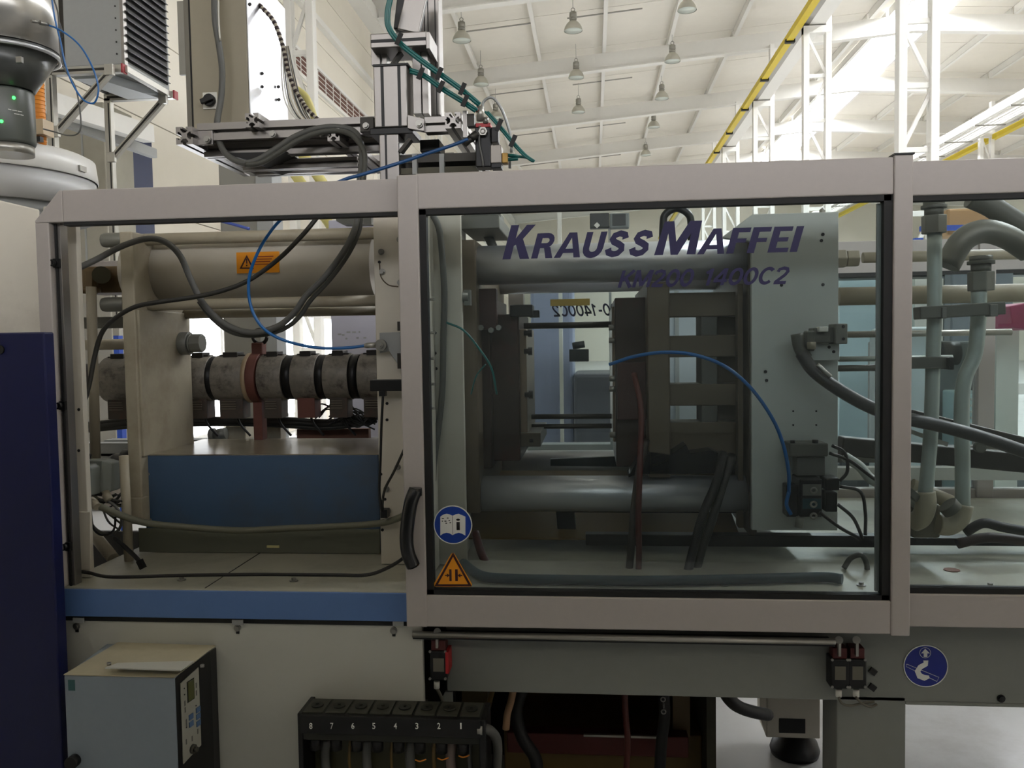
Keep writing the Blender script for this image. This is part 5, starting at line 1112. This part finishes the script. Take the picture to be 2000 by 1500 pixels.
for Yq, px_cap, nm in ((YF1, 240, 0), (YF2, 341, 1)):
    zc2 = P(px_cap, 127 if nm == 0 else 187, Yq).z-.0
    xcap = P(px_cap, 130 if nm == 0 else 187, Yq).x
    xp_ = P(103 if nm == 0 else 214, 240, Yq).x
    strut((xcap, Yq, zb_c-.025), (xp_-.02, Yq, zb_c-.025), nm='arm_strut')
    O('slot_line', M().box((xp_, xcap-.04, Yq-.0215, Yq-.0205, zb_c-.032, zb_c-.018)), DARKS, sf)
    O('end_cap', M().box((xcap, xcap+.012, Yq-.024, Yq+.024, zb_c-.05, zb_c)), mat('cap_red', (150, 50, 56), .5), sf, .002)
    strut((xp_, Yq, zb_c-.03), (xp_, Yq, zb_c-1.5), nm='upright_strut')
    O('slot_line', M().box((xp_+.004, xp_+.012, Yq-.0215, Yq-.0205, zb_c-1.4, zb_c-.06)), BLACK, sf)
    lo = P(112 if nm == 0 else 222, 258 if nm == 0 else 308, Yq-.05)
    hi_ = P(218 if nm == 0 else 322, 138 if nm == 0 else 194, Yq-.05)
    O('diagonal_brace', M().bar(lo, hi_, .034, .034), ZINC, sf, .001)
    O('brace_groove', M().bar(lo+V((0, -.019, 0)), hi_+V((0, -.019, 0)), .003, .01), DARKS, sf)
    for e in (lo, hi_): O('hinge_bracket', M().box((e.x-.03, e.x+.02, e.y-.025, e.y+.0, e.z-.03, e.z+.03)), ZINC, sf, .002)
strut((xa_+.002, YF1, zb_c-.025), (xa_+.002, YF2, zb_c-.025), .034, 'side_strut')
# ================================================================ electrical cabinet + aluminium frame
YE = 2.62
ec = T('electrical_cabinet', 'beige electrical cabinet with a black rotary switch and bright mounting sheet', 'cabinet', loc(430, 258, YE))
def ex(px, Y=YE, y=130): return P(px, y, Y).x
zc0, zc1 = P(430, 256, YE).z, P(430, -60, YE).z
O('body', M().box((ex(374), ex(484), YE, YE+.2, zc0, zc1)), BEIGE, ec, .003)
O('door_edge', M().box((ex(362), ex(371), YE+.0, YE+.2, zc0, zc1)), mat('beige_dark', (112, 108, 96), .5), ec, .001)
O('door_seal', M().box((ex(370), ex(375), YE+.004, YE+.19, zc0, zc1)), BLACK, ec)
O('side_sheet', M().prism([(ex(485), YE-.0, zc0+.0), (P(560, 200, 2.95).x, 2.95, zc0), (P(560, 200, 2.95).x, 2.95, zc1), (ex(485), YE, zc1)], (.003, .0, 0)), ALUSH, ec)
for x, y in ((511, 144), (511, 170), (543, 170), (544, 195), (487, 9)): 
    t_ = (x-486)/76; Yy = YE+.33*t_*.95; c = P(x, y, Yy-.004); O('sheet_hole', M().cyl(c, c+V((.004, -.004, 0)), .005, n=12), BLACK, ec)
O('hinge_strip', B(348, 2, 361, 146, YE+.1, .01), mat('perf_strip', (140, 138, 130), .4, .5), ec)
sq = B(396, 180, 424, 213, YE-.004, .004); O('switch_plate', sq, WHITE, ec, .001)
c = P(411, 197, YE-.004); O('rotary_knob', M().cyl(c, c+V((0, -.016, 0)), .019, n=24).bar(c+V((-.022, -.02, -.008)), c+V((.018, -.02, .006)), .012, .016), BLACKM, ec, .002)
cable('grey_conduit', [(418, -20, 2.58), (420, 40, 2.57), (428, 90, 2.57), (434, 140, 2.57), (432, 190, 2.57), (424, 240, 2.56), (428, 275, 2.54), (444, 303, 2.52), (475, 318, 2.5), (505, 312, 2.5), (540, 290, 2.5), (575, 268, 2.5), (610, 254, 2.5), (650, 248, 2.5), (690, 256, 2.5), (706, 285, 2.48), (706, 330, 2.46), (703, 350, 2.44), (699, 420, 2.34)], .0095, GREYH, 'thick grey conduit falling from the cabinet and looping to the mast', 'cable')
cable('grey_conduit', [(480, 322, 2.48), (510, 318, 2.48), (545, 298, 2.48), (580, 276, 2.48), (620, 260, 2.48), (660, 256, 2.48), (690, 266, 2.47), (712, 300, 2.45), (710, 350, 2.42), (706, 420, 2.34)], .008, MATS['conduit_dim'], 'darker conduit running under the thick grey one to the mast', 'cable')
cable('wire_pair', [(426, -20, 2.57), (427, 40, 2.56), (430, 80, 2.56)], .003, ZINC, 'thin pale wire beside the conduit on the beige cabinet', 'cable')
# corded harness behind the sheet
hn = T('cable_harness', 'striped spiral cable harness hanging along the bright sheet', 'cable', loc(560, 200, 2.75))
hp_ = [(490, -5), (515, 18), (535, 42), (548, 75), (556, 105), (562, 135), (572, 165), (588, 195), (602, 215), (625, 236), (650, 244)]
sp_ = smooth_path([P(x, y, 2.72) for x, y in hp_], 6)
O('bundle', M().tube(sp_, .006, 10, straight=True), mat('harness_pale', (170, 162, 144), .5), hn)
w_ = M()
for i in range(0, len(sp_)-1, 2):
    w_ = M().tube([sp_[i], sp_[i]*.5+sp_[i+1]*.5, sp_[i+1]], .0072, 10, straight=True); O('spiral_wrap', w_, mat('harness_dark', (46, 30, 28), .5), hn)
for i in range(16):
    d = random.uniform(-6, 8); O('wire', M().tube([P(555+d, 90, 2.72), P(560+d*2, 150, 2.72), P(570+d*2.5, 200, 2.72), P(592+d*2, 235, 2.72), P(625+d, 244, 2.7)], .0022, 6), random.choice((WHITE, GREYH, mat('wire_cream', (196, 186, 160), .5))), hn)
cable('yellow_tube', [(573, 170, 2.85), (598, 190, 2.85), (612, 225, 2.85), (618, 248, 2.85)], .012, mat('pale_yellow2', (206, 196, 120), .5), 'pale yellow tube behind the harness', 'hose')
fr = T('aluminium_frame', 'horizontal frame of T-slot aluminium profiles carrying the cabinet', 'frame', loc(600, 300, 2.6))
w4 = .052
def fz(x, y, Y): return P(x, y, Y).z
YQ = 2.5; YB2 = 2.98
zf_ = fz(365, 268, YQ)
O('profile', M().tslot((P(366, 268, YQ).x, YQ-.02, zf_), (P(366, 268, YQ).x, YB2, zf_), w4), ALU, fr)
O('profile', M().tslot((P(378, 268, YQ).x, YQ+.05, zf_+.02), (P(736, 262, YQ).x, YQ+.05, zf_+.02), w4), ALU, fr)
O('profile', M().tslot((P(378, 268, YQ).x, YB2, zf_), (P(740, 262, YQ).x+.15, YB2, zf_), w4), ALU, fr)
O('profile', M().tslot((P(497, 238, YQ).x, YQ-.02, fz(495, 238, YQ)), (P(497, 238, YQ).x, YQ+.3, fz(495, 238, YQ)), w4*.8), ALU, fr)
O('profile', M().tslot((P(655, 262, YQ).x, YQ-.02, fz(655, 266, YQ)), (P(655, 262, YQ).x, YB2, fz(655, 266, YQ)), w4*.7), ALU, fr)
O('profile', M().tslot((P(375, 290, YQ).x, YQ+.1, fz(500, 293, YQ+.1)), (P(730, 290, YQ).x, YQ+.1, fz(500, 293, YQ+.1)), .04), ALU, fr)
O('profile', M().tslot((P(478, 330, 2.66).x, 2.66, fz(560, 322, 2.66)), (P(700, 318, 2.66).x, 2.66, fz(560, 322, 2.66)), .03), ALU, fr)
O('angle_bracket', B(380, 255, 415, 283, YQ+.015, .012), ALU, fr, .001)
for x, y in ((405, 273), (533, 262), (630, 262)): screw('frame_bolt', x, y, YQ+.01, .008, fr, STEEL, .01)
O('black_panel', M().prism([P(432, 299, 2.56), P(560, 296, 2.56), P(505, 318, 2.56)], (0, .2, 0)), BLACK, fr)
# ---- mast (robot column)
ms = T('robot_mast', 'aluminium profile mast of the pick-up robot standing on the fixed platen', 'mast', loc(765, 345, 2.42))
YM = 2.42
wp_ = O('wide_profile', M().box(pb(730, 127, 795, 248, YM, .09)), ALU, ms, .003)
for x in (744, 777): O('slot', B(x, 128, x+6, 247, YM-.0008, .003), BLACKM, wp_)
O('top_edge', B(728, 124, 797, 128, YM-.004, .098), BLACKM, ms)
for x0, x1 in ((725, 742), (746, 755), (806, 822), (824, 836)): O('upright', B(x0, 90, x1, 127 if x1 < 760 else 222, YM+.03, .04), ALU, ms, .001)
cpf = O('cap_profile', M().box(pb(723, 63, 833, 92, YM-.02, .12)), ALU, ms, .003)
O('cap_slot', B(724, 75, 832, 81, YM-.0212, .002), BLACKM, cpf)
O('cap_end', B(832, 62, 839, 95, YM-.022, .12), ALU, ms, .001)
O('gusset', M().pp([(760, 127), (783, 94), (787, 98), (765, 127)], YM+.02, .03), DARKS, ms)
O('tall_rail', M().box(pb(822, -30, 858, 226, YM+.14, .07)), ALU, ms, .003)
for x in (829, 836, 850): O('rail_groove', B(x, -30, x+2, 226, YM+.1392, .002), BLACKM, ms)
O('tall_rail', M().box(pb(815, -30, 821, 226, YM+.12, .05)), ALU, ms, .001)
O('drive_beam', M().prism([P(778, -30, YM), P(792, -30, YM), P(790, 56, YM), P(768, 56, YM)], (0, .08, 0)), BLACKM, ms, .003)
O('drive_beam', M().bar(P(797, 62, YM-.01), P(818, -30, YM-.01), .012, .06), ALU, ms, .002)
O('drive_rack', M().bar(P(806, 64, YM+.03), P(826, -30, YM+.03), .02, .04), BLACKM, ms)
O('wide_base', B(722, 249, 806, 262, YM+.0, .12), BLACKM, ms, .002)
O('lower_profile', M().box(pb(741, 262, 779, 352, YM+.0, .09)), ALU, ms, .003)
O('lower_slot', B(752, 262, 756, 350, YM-.001, .003), BLACKM, ms)
O('front_cube', M().box(pb(703, 228, 730, 258, YM+.02, .06)), DARKS, ms, .002)
O('angle_bracket', M().pp([(796, 224), (828, 232), (828, 256), (802, 252), (796, 250)], YM-.01, .02), ALU, ms, .001)
screw('mast_bolt', 819, 242, YM-.012, .008, ms, STEEL, .01); screw('mast_bolt', 715, 246, YM+.018, .007, ms, STEEL, .01)
O('cross_profile', M().tslot((P(828, 240, YM).x, YM+.03, fz(850, 241, YM)), (P(876, 240, YM).x, YM+.03, fz(850, 241, YM)), .042), ALU, ms)
O('cross_profile', M().tslot((P(889, 242, YM).x, YM-.04, fz(889, 242, YM)), (P(889, 242, YM).x, YM+.45, fz(889, 242, YM)), .044), ALU, ms)
O('back_plate', B(904, 216, 912, 268, YM-.03, .02), ALU, ms)
O('gusset', M().pp([(778, 294), (798, 268), (803, 272), (783, 298)], YM-.005, .03), DARKS, ms)
O('lower_deck', B(780, 300, 935, 316, YM+.02, .3), DARKS, ms)
O('lower_deck', B(783, 326, 935, 338, YM+.02, .4), mat('deck_olive', (70, 66, 46), .5), ms)
for x in (805, 858): O('deck_post', B(x, 300, x+9, 340, YM+.01, .02), GREYP, ms)
O('black_unit', B(820, 272, 858, 296, YM+.1, .1), BLACKM, ms, .003)
O('machine_arm', M().pp([(655, 424), (725, 420), (725, 438), (668, 438), (657, 432)], 2.5, .05), DARKF, ms)
pn = T('pneumatic_unit', 'black pneumatic regulator with red ring and fittings on the mast arm', 'pneumatic unit', loc(950, 325, 2.36))
YP2 = 2.36
pb_ = O('body', B(928, 240, 958, 326, YP2, .05), BLACKM, pn, .003)
O('red_ring', B(929, 240, 958, 248, YP2-.004, .058), RED, pn, .001)
O('red_knob', B(928, 210, 938, 217, YP2-.01, .03), RED, pn, .001)
O('steel_elbow', M().cyl(P(938, 236, YP2), P(938, 208, YP2), .0105, n=16), ZINC, pn)
O('fitting', M().cyl(P(949, 242, YP2), P(949, 230, YP2), .008, n=10), STEEL, pn)
c = P(944, 258, YP2-.002); O('hex_port', M().cyl(c, c+V((0, -.012, 0)), .0125, n=6).torus(c+V((0, -.012, 0)), (0, 1, 0), .006, .002, 16, 6), STEEL, pn)
O('valve', B(959, 248, 973, 278, YP2+.01, .04), BLACKM, pn, .002)
O('valve', B(958, 283, 979, 318, YP2, .05), mat('valve_silver', (150, 144, 136), .4, .4), pn, .002)
O('valve_cap', B(959, 318, 979, 328, YP2, .05), BLACKM, pn, .002)
O('brass_port', B(980, 298, 992, 318, YP2+.01, .03), mat('brass', (150, 118, 60), .4, .6), pn, .002)
O('hose_stub', M().cyl(P(990, 303, YP2+.02), P(1015, 306, YP2+.02), .005, n=10).cyl(P(990, 312, YP2+.02), P(1012, 310, YP2+.02), .005, n=10), TEAL, pn)
O('plug', B(993, 315, 998, 328, YP2, .01), DARKS, pn)
O('plate', B(912, 222, 926, 246, YP2, .03), DARKS, pn)
for a in (((908, 282), (930, 262)),): O('hose_coupling', M().cyl(P(*a[0], YP2-.03), P(*a[1], YP2-.01), .008, n=12).cyl(P(918, 272, YP2-.02), P(930, 262, YP2-.01), .011, n=10), DARKS, pn)
O('wire', M().tube([P(937, 246, YP2-.01), P(936, 280, YP2-.01), P(942, 310, YP2-.01), P(944, 325, YP2-.01)], .003, 8), GREYH, pn)
GT = 'teal hose bundles of the robot'
def bundle(label, pts, r, n, ties):
    t = T('hose_bundle', label, 'hose', loc(pts[0][0], pts[0][1], pts[0][2]), GT)
    for i in range(n):
        a = 2*math.pi*i/n; o_ = V((math.cos(a), 0, math.sin(a)))*r*1.05
        O('hose', M().tube([P(*p)+o_ for p in pts], r, 8), TEAL, t)
    for (x, y) in ties:
        c = P(x, y, pts[0][2]); O('cable_tie', M().cyl(c+V((-.006, 0, .008)), c+V((.006, 0, -.008)), r*2.7, n=12) if 0 else M().bar(c+V((.006, -.02, .014)), c+V((-.008, -.02, -.016)), .004, .012), BLACK, t)
YH2 = 2.34
bundle('upper teal hose bundle sweeping from the mast top to the regulator', [(764, -10, YH2), (757, 25, YH2), (760, 55, YH2), (782, 85, YH2), (820, 116, YH2), (860, 145, YH2), (900, 174, YH2), (935, 203, YH2)], .0042, 4, ((783, 80), (861, 147), (906, 177)))
bundle('lower teal hose bundle running from the mast side to the regulator', [(802, 138, YH2), (830, 148, YH2), (865, 173, YH2), (900, 195, YH2), (930, 215, YH2)], .0042, 3, ((825, 147), (864, 173), (911, 200)))
bundle('right teal hose pair dropping from the regulator to its pointed end', [(950, 218, YH2), (970, 240, YH2), (985, 258, YH2), (1005, 282, YH2), (1025, 303, YH2), (1042, 315, YH2)], .0032, 2, ((977, 247), (1004, 278)))
cable('grey_tube', [(943, 214, YP2), (944, 200, YP2), (955, 191, YP2), (966, 194, YP2), (980, 214, YP2), (990, 240, YP2), (998, 270, YP2), (999, 298, YP2)], .004, mat('tube_silver', (150, 152, 150), .35, .3), 'thin silver tube arching over the regulator', 'hose')
cable('teal_hose', [(1014, 306, 2.36), (1030, 308, 2.35), (1042, 315, 2.34)], .004, TEAL, 'short teal hose end meeting the pointed hose pair', 'hose')
cable('blue_hose', [(914, 272, 2.33), (880, 285, 2.32), (840, 298, 2.31), (790, 315, 2.3), (740, 331, 2.28), (700, 343, 2.26), (670, 352, 2.25), (600, 385, 2.22), (560, 418, 2.2)], .0048, mat('blue_hose_deep', (20, 70, 120), .35), 'blue air hose slanting down from the regulator behind the guard rail', 'hose')
cable('blue_hose', [(340, 412, 2.7), (400, 424, 2.7), (440, 434, 2.7), (487, 447, 2.7)], .005, mat('blue_soft', (70, 90, 170), .4), 'faint blue hose crossing above the cylinder', 'hose')
tag(O('hose_bow', M().tube([P(1294, 500, 2.8), P(1295, 440, 2.8), P(1300, 418, 2.8), P(1322, 407, 2.8), P(1344, 418, 2.8), P(1350, 440, 2.8), P(1350, 500, 2.8)], .012, 12), BLACKM), 'black curved hose bow behind the top of the window', 'hose')
db = T('rear_hose', 'dark grey elbow hose and clamps behind the left of the lettering', 'hose', loc(950, 440, 2.6))
O('elbow', M().tube([P(925, 420, 2.6), P(940, 440, 2.6), P(955, 465, 2.6), P(963, 482, 2.6)], .014, 12), GREYH, db)
O('bracket', B(905, 416, 978, 447, 2.58, .1), DARKF, db, .004)
ds = T('hazard_panel', 'dark display box with a pale diamond behind the lettering', 'panel', loc(1190, 430, 4.0))
O('box', B(1152, 416, 1190, 445, 4.0, .06), mat('panel_dark', (50, 52, 50), .5), ds, .004)
O('stand', M().box((P(1188, 430, 4.0).x, P(1193, 430, 4.0).x, 4.02, 4.05, 0, P(1190, 440, 4.0).z)), GREYP, ds)
O('diamond', M().pp([(1166, 434), (1172, 440), (1166, 446), (1160, 440)], 3.995, -.002), WHITE, ds)
O('box', B(1191, 416, 1229, 445, 4.0, .06), MGREY, ds, .004)
O('dark_face', B(1196, 418, 1222, 440, 3.995, .01), MATS['panel_dark'], ds)

# ================================================================ BACKGROUND MACHINES AND GOODS
def rack(name, label, x0, x1, Y, d, z1, levels, mt=None, pw=.04):
    mt = mt or RBLUE
    t = T(name, label, 'rack', (x0, Y, 0)); 
    for x in (x0, x1):
        for y in (Y, Y+d): O('upright', M().box((x-pw, x+pw, y-.03, y+.03, 0, z1)), mt, t)
    for z in levels: O('shelf_beam', M().box((x0, x1, Y, Y+.04, z, z+.1)), mt if mt != RBLUE else HALLW, t)
    return t
rack('storage_rack', 'blue storage rack behind the strut frame on the left', -5.2, -4.6, 7.0, .8, 2.2, (.6, 1.6))
tag(O('navy_panel', M().box((P(226, 300, 8.2).x, P(257, 300, 8.2).x, 8.2, 8.6, 0, P(240, 255, 8.2).z)), mat('navy_dim', (26, 40, 78), .5)), 'narrow navy blue tall panel behind the cooler bracket', 'panel')
for i_, (x_, y_) in enumerate(((562, 330), (604, 330))):
    tag(O('yellow_pipe', M().cyl(P(x_-20, y_-40, 5.5), P(x_+150, y_+209, 6.2), .035, n=14), mat('pale_yellow2', (206, 196, 120), .5)), ('left' if i_ == 0 else 'right')+' of two pale yellow slanting pipes between frame and guard rail', 'pipe')
rack('storage_rack', 'narrow blue rack seen low beyond the left plate', -3.5, -3.3, 6.0, .4, 2.15, (1.2, .7), None, .02)
dc = T('air_duct', 'pale sloping air duct behind the strut frame', 'duct', loc(200, 280, 5.5))
O('duct', M().bar(P(78, 195, 5.5), P(290, 262, 7.0), .1, .14), HALLW, dc)
O('duct', M().bar(P(95, 225, 5.7), P(300, 300, 7.4), .06, .08), GREYP, dc)
pn2 = T('wall_cabinet', 'beige grey wall cabinet seen between the cooler brackets', 'cabinet', loc(180, 300, 6.4))
O('body', M().box((P(112, 300, 7.6).x, P(205, 300, 7.6).x, 7.6, 8.1, 0, P(170, 200, 7.6).z)), mat('cabinet_far', (150, 146, 132), .5), pn2, .01)
O('door_line', M().box((P(160, 300, 7.6).x, P(163, 300, 7.6).x, 7.59, 7.6, .25, P(170, 210, 7.6).z)), GREYP, pn2)
gp = T('grey_pillar', 'tall cream pillar behind the heater barrel', 'pillar', loc(490, 700, 4.5))
O('shaft', M().box((P(438, 700, 4.6).x, P(515, 700, 4.6).x, 4.6, 4.9, 0, 2.6)), mat('pillar_grey', (132, 130, 122), .5, 0, .05), gp, .01)
O('side_profile', M().box((P(516, 700, 4.6).x, P(548, 700, 4.6).x, 4.55, 4.7, 0, 2.6)), GREYP, gp, .004)
wf = T('wall_notice', 'pale mottled cabinet door with faint markings behind the barrel', 'cabinet', loc(690, 700, 4.4))
O('door', M().box((P(648, 700, 4.4).x, P(770, 700, 4.4).x, 4.4, 4.7, 0, 2.2)), mat('door_lilac', (176, 176, 190), .45, 0, .05, 6), wf, .006)
for i in range(8):
    x, y = 658+i*7+random.uniform(-3, 3), 652+random.uniform(-8, 14); O('marking', B(x, y, x+random.uniform(3, 8), y+3, 4.398, .001), GREYP, wf)
# middle background: second machine behind mould opening
sm = T('neighbour_machine', 'bluish grey moulding machine seen through the mould opening', 'machine', (-.2, 5.0, 0))
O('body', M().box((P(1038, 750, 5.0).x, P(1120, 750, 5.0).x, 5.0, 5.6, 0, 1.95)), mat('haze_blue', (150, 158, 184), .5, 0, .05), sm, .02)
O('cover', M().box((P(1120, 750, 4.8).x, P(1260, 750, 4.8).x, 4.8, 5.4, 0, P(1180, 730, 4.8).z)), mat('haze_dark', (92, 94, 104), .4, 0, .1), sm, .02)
O('post', M().box((P(1093, 750, 4.7).x, P(1100, 750, 4.7).x, 4.7, 4.75, 0, 2.4)), WHITE, sm)
O('nozzle_block', M().box((P(1112, 690, 4.75).x, P(1150, 690, 4.75).x, 4.72, 4.8, P(1130, 706, 4.75).z, P(1130, 682, 4.75).z)).cyl(P(1118, 676, 4.74), P(1142, 672, 4.74), .02, n=14), BLACKM, sm, .003)
O('lower_frame', M().box((P(1030, 880, 4.4).x, P(1300, 880, 4.4).x, 4.4, 4.5, .9, P(1150, 868, 4.4).z)), GREYP, sm)
c2 = T('control_screen', 'tall pale machine door behind the moving platen openings', 'machine', (1, 5.5, 0))
O('door', M().box((P(1262, 700, 5.4).x, P(1470, 700, 5.4).x, 5.4, 5.9, 0, 1.95)), mat('door_pale', (178, 184, 190), .5, 0, .06, 4), c2, .01)
for x in (1290, 1318): O('door_joint', M().box((P(x, 700, 5.4).x, P(x+8, 700, 5.4).x, 5.385, 5.4, 0, 1.93)), GREYP, c2)
# right background
rm_ = T('far_machine', 'grey machine with a big box cover behind the hydraulic pipes', 'machine', (2.2, 5.0, 0))
O('cover_box', M().box((P(1778, 730, 4.6).x, P(1962, 730, 4.6).x, 4.6, 5.3, .2, P(1870, 667, 4.6).z)), MGREY, rm_, .01)
O('frame_rail', M().box((P(1640, 460, 5.5).x, P(2080, 460, 5.5).x, 5.5, 5.7, P(1850, 540, 5.5).z, P(1850, 520, 5.5).z)), BLACKM, rm_, .01)
O('frame_post', M().box((P(1842, 560, 5.5).x, P(1858, 560, 5.5).x, 5.45, 5.5, .3, P(1850, 520, 5.5).z)), BLACKM, rm_, .004)
O('panel', M().box((P(1858, 560, 5.0).x, P(1980, 560, 5.0).x, 5.0, 5.1, 1.2, P(1850, 505, 5.0).z)), mat('slate_panel', (110, 118, 126), .45), rm_, .01)
O('motor', M().cyl(P(1836, 690, 4.55), P(1870, 690, 4.55), .06, n=20), DARKS, rm_)
O('white_bin', M().box((P(1890, 770, 4.2).x, P(1944, 770, 4.2).x, 4.2, 4.5, .5, P(1915, 768, 4.2).z)), mat('bin_aqua', (190, 214, 214), .5), rm_, .01)
for k in range(6): O('bin_rib', M().box((P(1896, 700, 4.2).x, P(1916, 700, 4.2).x, 4.19, 4.2, P(1910, 780+k*12, 4.2).z-.004, P(1910, 778+k*12, 4.2).z)), WHITE, rm_)
O('lower_base', M().box((P(1640, 900, 4.6).x, P(2080, 900, 4.6).x, 4.6, 5.4, 0, P(1850, 900, 4.6).z)), mat('base_slate', (96, 104, 110), .5), rm_, .01)
O('blue_band', M().box((P(1800, 440, 7.0).x, P(2060, 440, 7.0).x, 7.0, 7.05, P(1950, 447, 7).z, P(1950, 437, 7).z)), RBLUE, rm_)
O('carton_row', M().box((P(1850, 420, 7.1).x, P(1960, 420, 7.1).x, 7.1, 7.5, P(1900, 458, 7.1).z, P(1900, 406, 7.1).z)), CARDB, rm_, .02)
pk = T('magenta_bin', 'magenta plastic hopper at the right edge behind the window', 'bin', loc(1985, 620, 4.0))
O('hopper', M().pp([(1972, 598), (2010, 590), (2020, 645), (1978, 640)], 4.0, .25), PINK, pk, .005)
O('lip', B(1950, 632, 1990, 639, 3.98, .1), PINK, pk)
tag(O('white_container', M().box((P(1946, 700, 4.3).x, P(1990, 700, 4.3).x, 4.3, 4.55, .4, P(1960, 597, 4.3).z)), WHITE), 'white container behind the magenta hopper', 'container')
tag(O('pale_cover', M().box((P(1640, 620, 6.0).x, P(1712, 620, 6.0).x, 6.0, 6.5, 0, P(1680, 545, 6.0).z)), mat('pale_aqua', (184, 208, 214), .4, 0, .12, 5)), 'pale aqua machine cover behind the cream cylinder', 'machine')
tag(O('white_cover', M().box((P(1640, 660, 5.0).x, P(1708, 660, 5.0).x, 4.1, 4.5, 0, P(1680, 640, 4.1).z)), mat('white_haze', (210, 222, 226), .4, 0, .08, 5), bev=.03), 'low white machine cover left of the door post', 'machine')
tag(O('pale_box', M().box((P(1787, 560, 6.0).x, P(1842, 560, 6.0).x, 6.0, 6.5, 0, P(1810, 540, 6.0).z)), WHITE), 'tall white box behind the left hydraulic pipe', 'cabinet')
rack('storage_rack', 'pale blue storage rack behind the right hydraulic pipes', 3.2, 5.2, 8.0, .8, 2.5, (1.0, 2.2))
# unseen block added behind the photographer to shade the low front parts
ar = T('aisle_shade_block', 'grey unseen block added behind the viewer to shade the low parts', 'machine', (0, -2.2, 0))
O('body', M().box((-4.8, 6, -3.4, -1.9, 0, 3.05)), mat('shade_block_dark', (64, 66, 66), .6), ar, .02)
O('cover', M().box((-4.2, 5, -3.2, -1.85, .9, 2.0)), mat('shade_block_front', (80, 82, 80), .6), ar, .02)

for o in bpy.data.objects:
    if '_loc' in o: del o['_loc']
